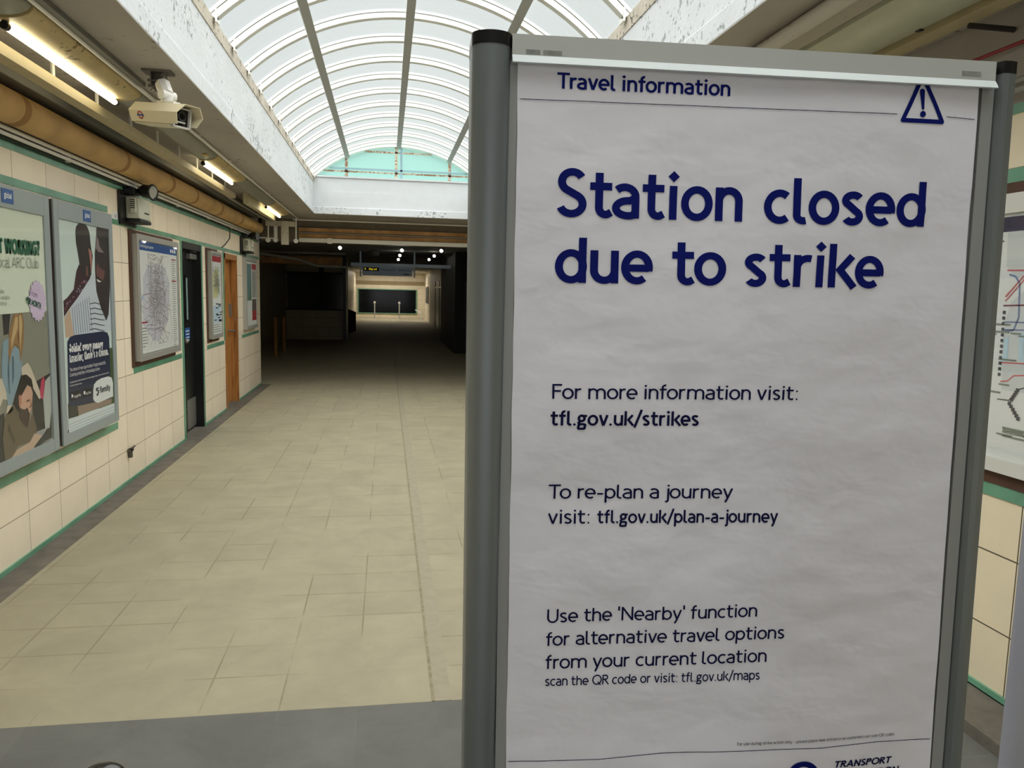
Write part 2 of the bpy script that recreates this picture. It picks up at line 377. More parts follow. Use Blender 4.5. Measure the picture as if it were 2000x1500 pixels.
# ------------------------------------------------------------------ palette
M_tileL = tile_mat('cream_tiles_left', (247, 233, 211), (130, 118, 100), 'x', 4.860, .4485, .271, .305)
M_tileR = tile_mat('cream_tiles_right', (240, 226, 196), (96, 84, 66), 'x', 2.529, .4485, .322, .305, half=.003)
M_tileF = tile_mat('cream_tiles_far', (226, 214, 190), (128, 116, 98), 'y', 0, .4485, .271, .305)
M_green = mat('green_glazed_tile', (106, 160, 132), .25, noise_amt=.22, noise_scale=4, bump=.1)
M_floor = tile_mat('beige_paving', (163, 155, 130), (138, 130, 106), 'z', .190, .2975, 2.905, .29, half=.0035, var=.05, rough=.75, worn=.09)
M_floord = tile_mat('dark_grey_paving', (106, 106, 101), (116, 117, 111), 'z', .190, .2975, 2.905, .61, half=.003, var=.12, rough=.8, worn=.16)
M_strip = mat('worn_floor_edge', (110, 104, 94), .85, noise_amt=.28, noise_scale=9, bump=.3)
M_seam = mat('floor_seam_filler', (160, 152, 130), .8, noise_amt=.08, noise_scale=14)
M_seamd = mat('floor_seam_dark', (150, 140, 114), .9, noise_amt=.3, noise_scale=22)
M_ceil = mat('grey_ceiling_paint', (172, 166, 158), .7, noise_amt=.10, noise_scale=2.2, bump=.15, bump_scale=12, flecks=((130, 122, 110), .225, 14))
M_white = mat('peeling_white_paint', (214, 218, 222), .6, noise_amt=.05, noise_scale=3, bump=.35, bump_scale=26, flecks=((150, 156, 156), .26, 24))
M_white2 = mat('white_paint', (212, 216, 220), .5, noise_amt=.03)
M_bandc = mat('weathered_cream_render', (200, 192, 178), .9, noise_amt=.16, noise_scale=7, bump=.5, bump_scale=30, flecks=((96, 92, 84), .27, 30))
M_rib = mat('white_glazing_bar', (238, 238, 232), .35)
M_purl = mat('grey_purlin', (168, 168, 162), .5)
M_brown = mat('brown_timber', (84, 56, 40), .7, noise_amt=.2)
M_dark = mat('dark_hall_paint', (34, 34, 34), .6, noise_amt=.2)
M_dkglass = mat('black_window_glass', (8, 9, 11), .12)
M_hall = mat('hall_ceiling_paint', (200, 196, 188), .8, noise_amt=.1)
M_black = mat('black_paint', (18, 19, 20), .38)

XL, XR, ZC, YE = -2.095, 2.42, 2.783, 12.43      # walls, ceiling, far end of the rooflight
OL, OR, YS = -1.10, 1.46, -.1                   # rooflight opening
YW = 13.50                                       # where the corridor wall ends
YN = -4.5                                        # street end

# floor
b = MB()
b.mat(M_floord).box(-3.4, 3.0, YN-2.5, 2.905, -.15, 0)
b.mat(mat('street_asphalt', (70, 70, 72), .9, noise_amt=.2)).box(-30, 30, -40, YN-2.5, -.15, -.01)
b.mat(M_floor).box(-3.4, -1.93, YW, 46, -.15, 0).box(-1.93, .185, 2.905, 46, -.15, 0).box(.265, 2.9, 2.905, 46, -.15, 0)
b.mat(M_seam).box(.197, .265, 2.905, 46, -.15, .0015)
b.mat(M_seamd).box(.185, .197, 2.905, 46, -.15, .003)
b.mat(M_strip).box(-3.4, -1.93, 2.905, YW, -.15, .001)
struct(b, 'floor')
# left wall with its two door openings
D1 = (8.50, 9.34, 2.085); D2 = (10.60, 11.46, 2.065)
b = MB().mat(M_tileL)
for y0, y1, z0, z1 in ((YN, D1[0], 0, 2.40), (D1[0], D1[1], D1[2], 2.40), (D1[1], D2[0], 0, 2.40), (D2[0], D2[1], D2[2], 2.40), (D2[1], YW, 0, 2.40)):
    b.box(XL-.32, XL, y0, y1, z0, z1)
b.mat(M_ceil).box(XL-.32, XL-.01, YN, YW, 2.40, ZC+.15)
struct(b, 'wall_left')
# green bands on the left wall
def bandL(n, y0, y1, z0, z1, t=.006): struct(MB().box(XL-.002, XL+t, y0, y1, z0, z1), 'trim_%d' % n, M_green)
bandL(1, YN, YW+.004, 2.362, 2.40)
bandL(2, YN, 6.36, 2.163, 2.208); bandL(3, 6.40, YW+.004, 2.088, 2.128)
bandL(4, 4.2, 6.42, .492, .545)
bandL(5, 6.86, 6.93, .88, 2.088); bandL(6, 6.93, 8.40, .885, .93)
bandL(7, 8.44, 8.50, .03, 2.088); bandL(8, 9.34, 9.40, .03, 2.088)
bandL(9, 9.56, 10.52, .885, .93); bandL(10, 10.54, 10.60, .93, 2.088); bandL(11, 11.8, 13.3, .89, .93)
struct(MB().box(XL-.32, XL+.012, YN, D1[0], 0, .028).box(XL-.32, XL+.012, D1[1], D2[0], 0, .028).box(XL-.32, XL+.012, D2[1], YW+.006, 0, .028), 'baseboard_left', M_green)
struct(MB().box(XL, XL+.03, YN, YW, 2.402, 2.425), 'trim_12', mat('dark_picture_rail', (40, 52, 46), .6))
# right wall
b = MB().mat(M_tileR); b.box(XR, XR+.3, YN, 13.4, 0, 2.40); b.mat(M_ceil).box(XR+.01, XR+.3, YN, 13.4, 2.40, ZC+.15)
struct(b, 'wall_right')
struct(MB().box(XR-.012, XR, YN, 13.4, .055, .078).box(XR-.012, XR+.002, YN, 13.4, .0, .05), 'baseboard_right', M_green)
struct(MB().box(2.18, XR, YN, 2.905, 0, .05).box(2.18, XR, 2.905, 13.4, 0, .05), 'trim_13', M_strip)
struct(MB().box(XR-.006, XR, YN, 13.4, 2.098, 2.152), 'trim_14', M_green)
struct(MB().box(XR-.006, XR, 1.6, 3.9, .855, .905), 'trim_15', M_green)
struct(MB().box(XR-.006, XR, YN, 13.4, 2.362, 2.40), 'trim_16', M_green)
# ceiling slabs round the rooflight
b = MB().mat(M_ceil)
b.box(XL-.32, OL-.002, YN, YE, ZC, ZC+.1).box(OR+.002, XR+.3, YN, YE, ZC, ZC+.1)
b.box(XL-.32, XR+.3, YE+.002, 13.62, ZC, ZC+.1).box(XL-.32, XR+.3, YN, YS-.002, ZC, ZC+.1)
struct(b, 'ceiling')
# rooflight curb: lower fascia, recessed white face, weathered upper band
ZG, ZF, ZB = 2.892, 3.355, 3.262
b = MB().mat(M_white)
b.box(OL-.14, OL, YS, YE, ZC+.002, ZG, .006).box(OR, OR+.14, YS, YE, ZC+.002, ZG, .006)
b.box(OL-.14, OR+.14, YE, YE+.14, ZC+.002, ZG, .006).box(OL-.14, OR+.14, YS-.14, YS, ZC+.002, ZG)
b.box(OL-.14, OL-.018, YS, YE+.02, ZG, ZB).box(OR+.018, OR+.14, YS, YE+.02, ZG, ZB)
b.box(OL-.14, OR+.14, YS-.14, YS-.02, ZG, ZF)
struct(b, 'trim_17')
b = MB().mat(M_white2); b.box(OL-.14, OR+.14, YE+.018, YE+.14, ZG, 3.128).box(OL-.14, OR+.14, YE+.024, YE+.14, 3.128, ZF-.012).box(OL-.02, OR+.02, YE+.0, YE+.14, ZF-.012, ZF+.012)
struct(b, 'trim_18')
b = MB().mat(M_bandc); b.box(OL-.14, OL-.012, YS, YE+.02, ZB, ZF).box(OR+.012, OR+.14, YS, YE+.02, ZB, ZF)
struct(b, 'trim_19')

# ---- barrel rooflight
CX, HW, SAG = (OL+OR)/2, (OR-OL)/2 + .012, .515
RR = (HW*HW + SAG*SAG)/(2*SAG); CZ = ZF + SAG - RR; A0 = math.asin(HW/RR)
def arc(r, a): return (CX + r*sin(a), CZ + r*cos(a))
rl = empty('rooflight', (CX, (YS+YE)/2, ZF), 'long barrel rooflight of white ribs and milky panels over the corridor', 'skylight')
def mat_panel(name, tint, fac, trans):
    m = bpy.data.materials.new(name); m.use_nodes = True; nt = m.node_tree; N = nt.nodes; L = nt.links; N.remove(N['Principled BSDF'])
    tr = N.new('ShaderNodeBsdfTransparent'); tr.inputs[0].default_value = srgb(*tint)
    tl = N.new('ShaderNodeBsdfTranslucent'); tl.inputs[0].default_value = srgb(*trans)
    df = N.new('ShaderNodeBsdfPrincipled'); df.inputs['Base Color'].default_value = srgb(205, 210, 204); df.inputs['Roughness'].default_value = .25
    tc = N.new('ShaderNodeTexCoord'); mp = N.new('ShaderNodeMapping'); mp.inputs['Scale'].default_value = (1.5, 14, 1.5); L.new(tc.outputs['Object'], mp.inputs[0])
    n = N.new('ShaderNodeTexNoise'); n.inputs['Scale'].default_value = 1.6; n.inputs['Detail'].default_value = 8; L.new(mp.outputs[0], n.inputs['Vector'])
    n2 = N.new('ShaderNodeTexNoise'); n2.inputs['Scale'].default_value = 1.1; L.new(tc.outputs['Object'], n2.inputs['Vector'])
    ad = math_node(N, L, 'ADD', n.outputs['Fac'], n2.outputs['Fac'])
    r = N.new('ShaderNodeMapRange'); r.inputs[1].default_value = .7; r.inputs[2].default_value = 1.3; r.inputs[3].default_value = fac*.55; r.inputs[4].default_value = fac*1.45; L.new(ad, r.inputs[0])
    m1 = N.new('ShaderNodeMixShader'); m1.inputs[0].default_value = .55; L.new(tl.outputs[0], m1.inputs[1]); L.new(df.outputs[0], m1.inputs[2])
    m2 = N.new('ShaderNodeMixShader'); L.new(r.outputs[0], m2.inputs[0]); L.new(tr.outputs[0], m2.inputs[1]); L.new(m1.outputs[0], m2.inputs[2])
    L.new(m2.outputs[0], N['Material Output'].inputs[0]); return m
M_panel = mat_panel('milky_rooflight_panel', (220, 222, 221), .24, (140, 146, 142))
ribs = [5.48 + .6085*k for k in range(-11, 12)]
ribs = [y for y in ribs if YS < y < YE-.05] + [YE+.02]
NA = 40
for k in range(len(ribs)-1):
    b = MB().mat(M_panel); y0, y1 = ribs[k], ribs[k+1]
    b.loft([[(*arc(RR+.02, -A0+2*A0*i/NA)[:1], y, arc(RR+.02, -A0+2*A0*i/NA)[1]) for i in range(NA+1)] for y in (y0+.004, y1-.004)], close=False)
    wb(b, 'glazing_panel', None, rl, smooth=True)
for k, y in enumerate(ribs):
    b = MB().mat(M_rib)
    rings = []
    for i in range(NA+1):
        a = -A0+2*A0*i/NA; (xi, zi), (xo, zo) = arc(RR-.022, a), arc(RR+.018, a)
        rings.append([(xi, y-.030, zi), (xi, y+.030, zi), (xo, y+.030, zo), (xo, y-.030, zo)])
    b.loft(rings)
    rings = []
    for i in range(NA+1):
        a = -A0+2*A0*i/NA; (xi, zi), (xo, zo) = arc(RR+.021, a), arc(RR+.042, a)
        rings.append([(xi, y-.036, zi), (xi, y+.036, zi), (xo, y+.036, zo), (xo, y-.036, zo)])
    b.loft(rings)
    r = wb(b, 'arched_rib', None, rl)
    for s, X in ((-1, OL), (1, OR)):
        f = MB().mat(M_rib); f.box(X-.004*s, X-.016*s, y-.042, y+.042, ZF-.035, ZF+.045)
        f.mat(M_black).cyl((X-.016*s, y-.022, ZF-.012), (X-.022*s, y-.022, ZF-.012), .006)
        fo = wb(f, 'foot_bracket', None, rl); f2 = fo
for a in (-.80, 0, .80):
    b = MB().mat(M_purl); th = math.asin(a/RR)
    (x, z) = arc(RR-.045, th); t = Vector((cos(th), 0, -sin(th))); n = Vector((sin(th), 0, cos(th)))
    pr = [Vector((x, 0, z)) + t*p + n*q for p, q in ((-.034, -.022), (.034, -.022), (.034, .024), (-.034, .024))]
    b.loft([[(p.x, y, p.z) for p in pr] for y in (YS, YE-.06)])
    wb(b, 'purlin', None, rl)
# gable window at the far end
g = empty('window_1', (CX, YE+.08, ZF)); g['kind'] = 'structure'
M_teal = bpy.data.materials.new('teal_wired_glass'); M_teal.use_nodes = True
p = M_teal.node_tree.nodes['Principled BSDF']; p.inputs['Base Color'].default_value = srgb(160, 196, 188); p.inputs['Roughness'].default_value = .3
p.inputs['Transmission Weight'].default_value = .0
nt = M_teal.node_tree; t1 = nt.nodes.new('ShaderNodeBsdfTranslucent'); t1.inputs[0].default_value = srgb(140, 182, 172)
mxs = nt.nodes.new('ShaderNodeMixShader'); mxs.inputs[0].default_value = .25
nt.links.new(t1.outputs[0], mxs.inputs[1]); nt.links.new(p.outputs[0], mxs.inputs[2])
t2 = nt.nodes.new('ShaderNodeBsdfTransparent'); t2.inputs[0].default_value = srgb(158, 204, 196)
mx2 = nt.nodes.new('ShaderNodeMixShader'); mx2.inputs[0].default_value = .45
nt.links.new(t2.outputs[0], mx2.inputs[1]); nt.links.new(mxs.outputs[0], mx2.inputs[2]); nt.links.new(mx2.outputs[0], nt.nodes['Material Output'].inputs[0])
seg = [(arc(RR+.01, -A0+2*A0*i/NA)) for i in range(NA+1)]
b = MB().mat(M_teal); b.poly([(x, YE+.085, z) for x, z in seg]); wb(b, 'pane', None, g)
def zarc(x): return CZ + math.sqrt(RR*RR-(x-CX)**2)
M_frame = mat('flaking_window_frame', (222, 214, 196), .8, noise_amt=.1, flecks=((158, 112, 84), .36, 40))
M_bluef = mat('pale_blue_bar', (150, 184, 196), .5)
b = MB().mat(M_frame)
for x in (CX-.80, CX-.035, CX+.80): b.box(x-.022, x+.022, YE+.06, YE+.08, ZF, zarc(x))
b.box(CX-1.15, CX+1.15, YE+.06, YE+.08, ZF+.085, ZF+.108); b.box(CX-.52, CX+.52, YE+.06, YE+.08, ZF+.40, ZF+.425)
wb(b, 'glazing_bars', None, g)
b = MB().mat(M_bluef); b.box(CX-1.05, CX+1.08, YE+.035, YE+.058, ZF+.125, ZF+.15).box(CX+.025, CX+.06, YE+.035, YE+.058, ZF+.015, zarc(CX+.04)-.03)
wb(b, 'opening_frame', None, g)
b = MB().mat(M_rib)
b.loft([[(arc(RR-.03, -A0+2*A0*i/NA)[0], y, arc(RR-.03, -A0+2*A0*i/NA)[1]) for i in range(NA+1)] + [(arc(RR+.06, A0-2*A0*i/NA)[0], y, arc(RR+.06, A0-2*A0*i/NA)[1]) for i in range(NA+1)] for y in (YE+.03, YE+.14)], close=True, caps=False)
wb(b, 'arched_frame', None, g)
b = MB().mat(M_rib)
b.loft([[(arc(RR-.03, -A0+2*A0*i/NA)[0], y, arc(RR-.03, -A0+2*A0*i/NA)[1]) for i in range(NA+1)] for y in (YS-.1, YS)], close=False)
b.poly([(x, YS-.05, z) for x, z in seg]); struct(b, 'wall_rooflight_near', M_white2)

# ---- hall beyond: set back on the left, narrower further on, unlit
HZ = 2.70
b = MB().mat(M_hall); b.box(-3.5, 2.8, 13.62, 46.3, HZ, HZ+.15); struct(b, 'ceiling', None)
b = MB().mat(M_dark); b.box(-3.5, 2.8, 13.60, 13.66, HZ-.02, ZC+.2); struct(b, 'trim_20')
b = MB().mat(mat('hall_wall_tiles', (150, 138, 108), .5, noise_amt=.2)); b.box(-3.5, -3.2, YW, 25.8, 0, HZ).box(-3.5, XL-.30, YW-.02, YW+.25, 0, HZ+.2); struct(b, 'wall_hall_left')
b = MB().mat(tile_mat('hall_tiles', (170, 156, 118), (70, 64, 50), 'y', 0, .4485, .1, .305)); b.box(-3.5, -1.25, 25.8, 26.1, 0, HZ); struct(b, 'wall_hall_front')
b = MB().mat(M_dkglass); b.box(-3.15, -1.32, 25.76, 25.8, 1.0, 2.12); b.mat(M_dark).box(-3.2, -1.3, 25.74, 25.8, 2.12, 2.18).box(-3.2, -1.3, 25.74, 25.8, .95, 1.0).box(-2.15, -2.0, 25.74, 25.8, 2.12, 2.36)
struct(b, 'window_2')
b = MB().mat(M_tileF); b.box(-1.95, -1.74, 26.1, 46.2, 0, HZ); struct(b, 'wall_passage_left')
b = MB().mat(M_tileF); b.box(-2.0, 2.6, 46.2, 46.4, 0, HZ); struct(b, 'wall_far')
struct(MB().box(-1.74, 2.2, 46.12, 46.2, 2.0, 2.2), 'trim_21', mat('tan_cornice', (150, 132, 100), .7))
struct(MB().box(-1.74, 2.2, 46.05, 46.2, 0, .10), 'baseboard_far', mat('cream_skirting', (206, 192, 164), .6))
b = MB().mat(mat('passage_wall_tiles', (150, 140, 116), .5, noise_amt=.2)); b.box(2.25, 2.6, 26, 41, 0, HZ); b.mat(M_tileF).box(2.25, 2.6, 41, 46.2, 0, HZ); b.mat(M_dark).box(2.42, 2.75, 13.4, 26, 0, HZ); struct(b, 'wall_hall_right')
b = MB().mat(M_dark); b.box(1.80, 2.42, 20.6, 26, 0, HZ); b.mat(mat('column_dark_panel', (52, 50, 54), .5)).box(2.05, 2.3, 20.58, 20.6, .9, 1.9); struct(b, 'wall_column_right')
# street end: walls and canopy stop, the forecourt beyond is open sky
# ---- door 1: black steel, door 2: varnished timber
M_blackdoor = mat('black_door_paint', (20, 22, 23), .35, noise_amt=.1); M_steelp = mat('brushed_kickplate', (150, 150, 146), .35, metal=.6)
d = empty('door_1', (XL-.0850, 8.9, 0)); d['kind'] = 'structure'
b = MB().mat(M_blackdoor)
b.box(XL-.1450, XL-.0850, D1[0], D1[1], .01, D1[2]-.06); wb(b, 'door_leaf', None, d)
b = MB().mat(M_blackdoor); b.box(XL-.30, XL+.004, D1[0], D1[0]+.03, 0, D1[2]).box(XL-.30, XL+.004, D1[1]-.03, D1[1], 0, D1[2]).box(XL-.30, XL+.004, D1[0], D1[1], D1[2]-.07, D1[2]); wb(b, 'door_frame', None, d)
def dq(x0, y0, x1, y1):                            # a patch on a door leaf seen between two corners
    a_, c_ = onX(x0, y0, XL-.0830), onX(x1, y1, XL-.0830); return a_.y, c_.y, c_.z, a_.z
y0, y1, z0, z1 = dq(366, 800, 386, 838)
b = MB().mat(M_steelp); b.box(XL-.0850, XL-.0810, y0, y1, .03, .36); wb(b, 'kick_plate', None, d)
y0, y1, z0, z1 = dq(361, 542, 367, 624)
b = MB().mat(mat('wired_glass', (150, 176, 176), .2)); b.box(XL-.0850, XL-.0780, y0, y1, z0, z1); b.mat(M_black)
for q in ((y0-.02, y0, z0-.03, z1+.03), (y1, y1+.02, z0-.03, z1+.03), (y0, y1, z0-.03, z0), (y0, y1, z1, z1+.03)): b.box(XL-.0850, XL-.0730, *q)
wb(b, 'vision_panel', None, d)
y0, y1, z0, z1 = dq(361, 641, 371, 662)
b = MB().mat(mat('blue_notice', (40, 86, 150), .4)); b.box(XL-.0850, XL-.0810, y0, y1, z0, z1); b.mat(M_white2)
for k in range(4): b.box(XL-.0810, XL-.0805, y0+.03, y1-.03, z1-.03-.035*k-.012, z1-.03-.035*k)
wb(b, 'notice', None, d)
kn = onX(364, 666, XL-.0450)
b = MB().mat(M_steelp); b.sphere((XL-.0450, kn.y, kn.z), .026); b.cyl((XL-.0850, kn.y, kn.z), (XL-.0450, kn.y, kn.z), .01); wb(b, 'door_knob', None, d, smooth=True)
y0, y1, z0, z1 = dq(363, 495, 386, 509)
b = MB().mat(M_steelp); b.box(XL-.0850, XL-.0350, y0, y0+(y1-y0)*.8, z0, z0+.06, .006).box(XL-.0750, XL-.0350, y0+.15, y1, z0+.075, z0+.09); wb(b, 'door_closer', None, d)
M_oak = bpy.data.materials.new('varnished_oak'); M_oak.use_nodes = True; nt = M_oak.node_tree; N = nt.nodes; L = nt.links
tc = N.new('ShaderNodeTexCoord'); mp = N.new('ShaderNodeMapping'); mp.inputs['Scale'].default_value = (14, 14, 1.1); L.new(tc.outputs['Object'], mp.inputs[0])
n = N.new('ShaderNodeTexNoise'); n.inputs['Scale'].default_value = 2.2; n.inputs['Detail'].default_value = 6; L.new(mp.outputs[0], n.inputs['Vector'])
cr = N.new('ShaderNodeValToRGB'); cr.color_ramp.elements[0].color = srgb(128, 78, 34); cr.color_ramp.elements[0].position = .3; cr.color_ramp.elements[1].color = srgb(204, 146, 82); cr.color_ramp.elements[1].position = .7
L.new(n.outputs['Fac'], cr.inputs[0]); L.new(cr.outputs[0], N['Principled BSDF'].inputs['Base Color']); N['Principled BSDF'].inputs['Roughness'].default_value = .35
d = empty('door_2', (XL-.0850, 11.0, 0)); d['kind'] = 'structure'
b = MB().mat(M_oak); b.box(XL-.1350, XL-.0850, D2[0], D2[1], .01, D2[2]-.06); wb(b, 'door_leaf', None, d)
b = MB().mat(M_oak); b.box(XL-.30, XL+.012, D2[0], D2[0]+.05, 0, D2[2]).box(XL-.30, XL+.012, D2[1]-.03, D2[1], 0, D2[2]).box(XL-.30, XL+.012, D2[0], D2[1], D2[2]-.07, D2[2]); wb(b, 'door_frame', None, d)
y0, y1, z0, z1 = dq(447, 593, 454, 617)
b = MB().mat(M_steelp); b.box(XL-.0850, XL-.0650, y0, y0+.14, z0, z1); b.cyl((XL-.0850, y0+.16, z0-.04), (XL-.0150, y0+.16, z0-.04), .028, n=14).box(XL-.0350, XL-.0150, y0+.10, y0+.26, z0-.055, z0-.03); wb(b, 'lock_plate', None, d)
hd = onX(448, 646, XL-.0650)
b = MB().mat(M_steelp); b.cyl((XL-.0850, hd.y, hd.z), (XL-.0150, hd.y, hd.z), .014); b.box(XL-.0300, XL-.0150, hd.y, hd.y+.16, hd.z-.012, hd.z+.012); wb(b, 'door_handle', None, d)
# ------------------------------------------------------------------ things on the left wall
M_casegrey = mat('grey_enamel_case', (148, 158, 160), .35)
M_caseedge = mat('dark_case_side', (70, 62, 60), .5)
M_alu = mat('aluminium_frame', (178, 178, 172), .35, metal=.35)
M_paper = mat('poster_paper', (226, 230, 228), .35)
M_blue = mat('print_blue', (40, 84, 150), .4); M_red = mat('print_red', (168, 40, 52), .4)
M_navy = mat('print_navy', (34, 44, 74), .4); M_greent = mat('print_green', (30, 100, 72), .5)
M_glass = bpy.data.materials.new('case_glass'); M_glass.use_nodes = True; nt = M_glass.node_tree; N = nt.nodes; L = nt.links; N.remove(N['Principled BSDF'])
t_ = N.new('ShaderNodeBsdfTransparent'); g_ = N.new('ShaderNodeBsdfGlossy'); g_.inputs['Roughness'].default_value = .03; m_ = N.new('ShaderNodeMixShader'); m_.inputs[0].default_value = .05
L.new(t_.outputs[0], m_.inputs[1]); L.new(g_.outputs[0], m_.inputs[2]); L.new(m_.outputs[0], N['Material Output'].inputs[0])
M_ltext = mat('print_white', (240, 242, 244), .5); M_gtext = mat('print_grey', (120, 132, 120), .5)
pm = lambda n, c: mat('print_'+n, c, .5)
def wall_case(name, label, cat, y0, y1, z0, z1, t, fw, frame_m, side_m, print_fn, top=None, group=None, back=.001):
    """shallow display case on the left wall: body, frame, print behind its glass"""
    e = empty(name, (XL, (y0+y1)/2, z0), label, cat, group)
    X = XL + t
    b = MB().mat(side_m); b.box(XL+back, X-.012, y0+.004, y1-.004, z0+.004, z1-.004); wb(b, 'case_body', None, e)
    b = MB().mat(frame_m); top = top or fw
    b.box(X-.012, X, y0, y0+fw, z0, z1, .003).box(X-.012, X, y1-fw, y1, z0, z1, .003).box(X-.012, X, y0+fw, y1-fw, z0, z0+fw, .003).box(X-.012, X, y0+fw, y1-fw, z1-top, z1, .003)
    wb(b, 'frame', None, e)
    b = MB(); print_fn(b, X-.010); p = wb(b, 'poster', None, e)
    wb(MB().mat(M_glass).box(X-.0035, X-.002, y0+fw-.002, y1-fw+.002, z0+fw-.002, z1-top+.002), 'glass', None, e)
    return e
def px_poly(b, m, pts, X, lay, sc_, ox, oy):
    b.mat(m)
    P = [onX(ox+x/sc_, oy+y/sc_, X) for x, y in pts]
    b.poly([(X + lay*.0004, p.y, p.z) for p in P])
def px_text(b, m, txt, x0, y0, x1, y1, X, xh, w=.2, lay=12, **k):
    b.mat(m); a, c = onX(x0, y0, X), onX(x1, y1, X)
    put_text(b, txt, lambda u, v: (X+lay*.0004, u, v), (a.y, a.z), (c.y, c.z), xh, w, **k)
# --- case A: co-working advert
cA = .085; XA = XL + cA
def qA(*P): return [onX(x, y, XA) for x, y in P]
ya1 = sum(p.y for p in qA((100, 386), (113, 878)))/2; zt = onX(100, 386, XA).z; zb = onX(113, 879, XA).z
yb0 = sum(p.y for p in qA((107, 386), (122, 874)))/2; yb1 = sum(p.y for p in qA((218, 418), (234, 830)))/2
WA = yb1 - yb0
def printA(b, X):
    S = (3.754, 0, 540)
    def P(m, pts, l): px_poly(b, m, pts, X, l, *S)
    y1, y0 = ya1-.075, ya1-WA+.075
    b.mat(pm('cream', (214, 224, 206))).box(X-.004, X, y0, y1, zb+.08, zt-.12)
    P(pm('room_grey', (138, 138, 124)), [(-220, 296), (342, 250), (388, 1218), (-220, 1470)], 1)
    P(pm('dark', (44, 44, 44)), [(15, 278), (75, 275), (62, 420), (26, 432)], 2)
    P(pm('dark', (44, 44, 44)), [(228, 790), (368, 706), (380, 1180), (250, 1250)], 2)
    P(pm('dark', (44, 44, 44)), [(-150, 1100), (30, 1000), (40, 1380), (-150, 1440)], 2)
    P(pm('chair_white', (176, 182, 176)), [(330, 765), (368, 722), (384, 900), (362, 1110), (330, 1120), (316, 900)], 3)
    P(pm('linen', (198, 212, 214)), [(230, 1290), (386, 1188), (388, 1218), (200, 1306)], 3)
    P(pm('skin_pale', (206, 196, 176)), [(155, 668), (200, 632), (224, 668), (306, 880), (286, 900), (214, 770), (158, 724)], 4)
    P(pm('shoe_pink', (186, 62, 92)), [(298, 766), (318, 728), (326, 764), (314, 898), (298, 896), (290, 850)], 5)
    P(pm('skin_pale', (206, 196, 176)), [(-60, 760), (20, 748), (44, 800), (50, 905), (20, 900), (-10, 980), (-60, 1000)], 4)
    P(pm('denim', (136, 160, 170)), [(18, 480), (62, 448), (100, 500), (140, 540), (162, 640), (150, 730), (112, 860), (86, 942), (54, 948), (44, 850), (12, 750), (8, 640)], 5)
    P(pm('denim_dark', (92, 112, 122)), [(84, 590), (98, 580), (100, 740), (88, 800)], 6)
    P(pm('skin_pale', (206, 196, 176)), [(50, 946), (84, 944), (96, 980), (60, 1010), (42, 1000)], 6)
    P(pm('hair_blond', (150, 118, 78)), [(98, 276), (160, 270), (174, 350), (172, 470), (158, 560), (146, 640), (138, 530), (110, 500), (84, 540), (66, 640), (58, 560), (62, 420), (82, 340)], 6)
    P(pm('hair_light', (194, 166, 120)), [(108, 300), (128, 296), (126, 380), (96, 470), (80, 540), (76, 470), (92, 380)], 7)
    P(pm('face_shadow', (128, 84, 60)), [(132, 400), (154, 396), (152, 470), (138, 490), (126, 450)], 7)
    P(pm('hair_black', (34, 30, 28)), [(150, 726), (190, 718), (228, 752), (240, 812), (220, 806), (196, 790), (176, 830), (160, 880), (130, 890), (132, 1000), (104, 950), (92, 930), (110, 860), (132, 790)], 7)
    P(pm('shirt_olive', (104, 92, 72)), [(84, 950), (110, 955), (140, 1030), (180, 1092), (216, 1060), (236, 990), (268, 1120), (226, 1210), (130, 1244), (66, 1372), (36, 1372), (18, 1190), (30, 1040)], 6)
    P(pm('face_pink', (202, 162, 140)), [(150, 880), (178, 830), (198, 800), (222, 812), (236, 850), (230, 950), (214, 1012), (180, 1020), (150, 990), (134, 940), (132, 880)], 8)
    P(pm('beard', (66, 50, 42)), [(134, 950), (150, 968), (176, 976), (196, 960), (214, 1010), (212, 1050), (196, 1108), (166, 1080), (140, 1030)], 9)
    P(pm('face_shadow', (128, 84, 60)), [(188, 912), (212, 902), (214, 914), (190, 922)], 9)
    P(pm('eye_dark', (60, 40, 34)), [(192, 908), (212, 900), (213, 906), (194, 914)], 10)
    P(pm('face_shadow', (128, 84, 60)), [(218, 900), (230, 950), (216, 964), (208, 958), (220, 946)], 9)
    P(pm('ear', (186, 128, 106)), [(132, 872), (148, 868), (154, 920), (146, 956), (134, 940)], 10)
    P(pm('eye_dark', (60, 40, 34)), [(196, 1008), (216, 1002), (214, 1010), (198, 1016)], 10)
    P(pm('hair_light', (194, 166, 120)), [(134, 290), (150, 280), (160, 350), (150, 470), (146, 560), (138, 470)], 8)
    P(pm('denim_dark', (92, 112, 122)), [(60, 560), (66, 700), (70, 860), (62, 860), (52, 700)], 6)
    P(pm('shirt_fold', (82, 72, 56)), [(60, 1080), (110, 1200), (100, 1240), (50, 1120)], 7)
    P(pm('skin_arm', (196, 172, 148)), [(58, 1368), (120, 1270), (214, 1216), (250, 1150), (300, 1158), (296, 1182), (236, 1262), (130, 1330), (72, 1372)], 8)
    P(pm('laptop', (52, 54, 56)), [(242, 1262), (300, 1186), (362, 1108), (352, 1180), (262, 1268)], 9)
    P(pm('laptop_light', (150, 156, 156)), [(262, 1140), (350, 1104), (302, 1180), (262, 1210)], 7)
    # starburst
    c0 = onX(72, 588, X); b.mat(pm('lilac', (206, 190, 216)))
    b.poly([(X+.004, c0.y + cos(2*pi*i/36)*(.125 if i % 2 else .108)*.95, c0.z + sin(2*pi*i/36)*(.125 if i % 2 else .108)*1.0) for i in range(36)])
    px_text(b, pm('mauve', (150, 120, 160)), 'From', 57, 576, 72, 583, X, .024, .12, lay=13)
    px_text(b, M_greent, 'PER MONTH', 49.5, 592, 78, 604, X, .026, .30, lay=13)
    px_text(b, M_greent, 'NOT WORKING?', -27, 492.5, 76.5, 499.6, X, .058, .36)
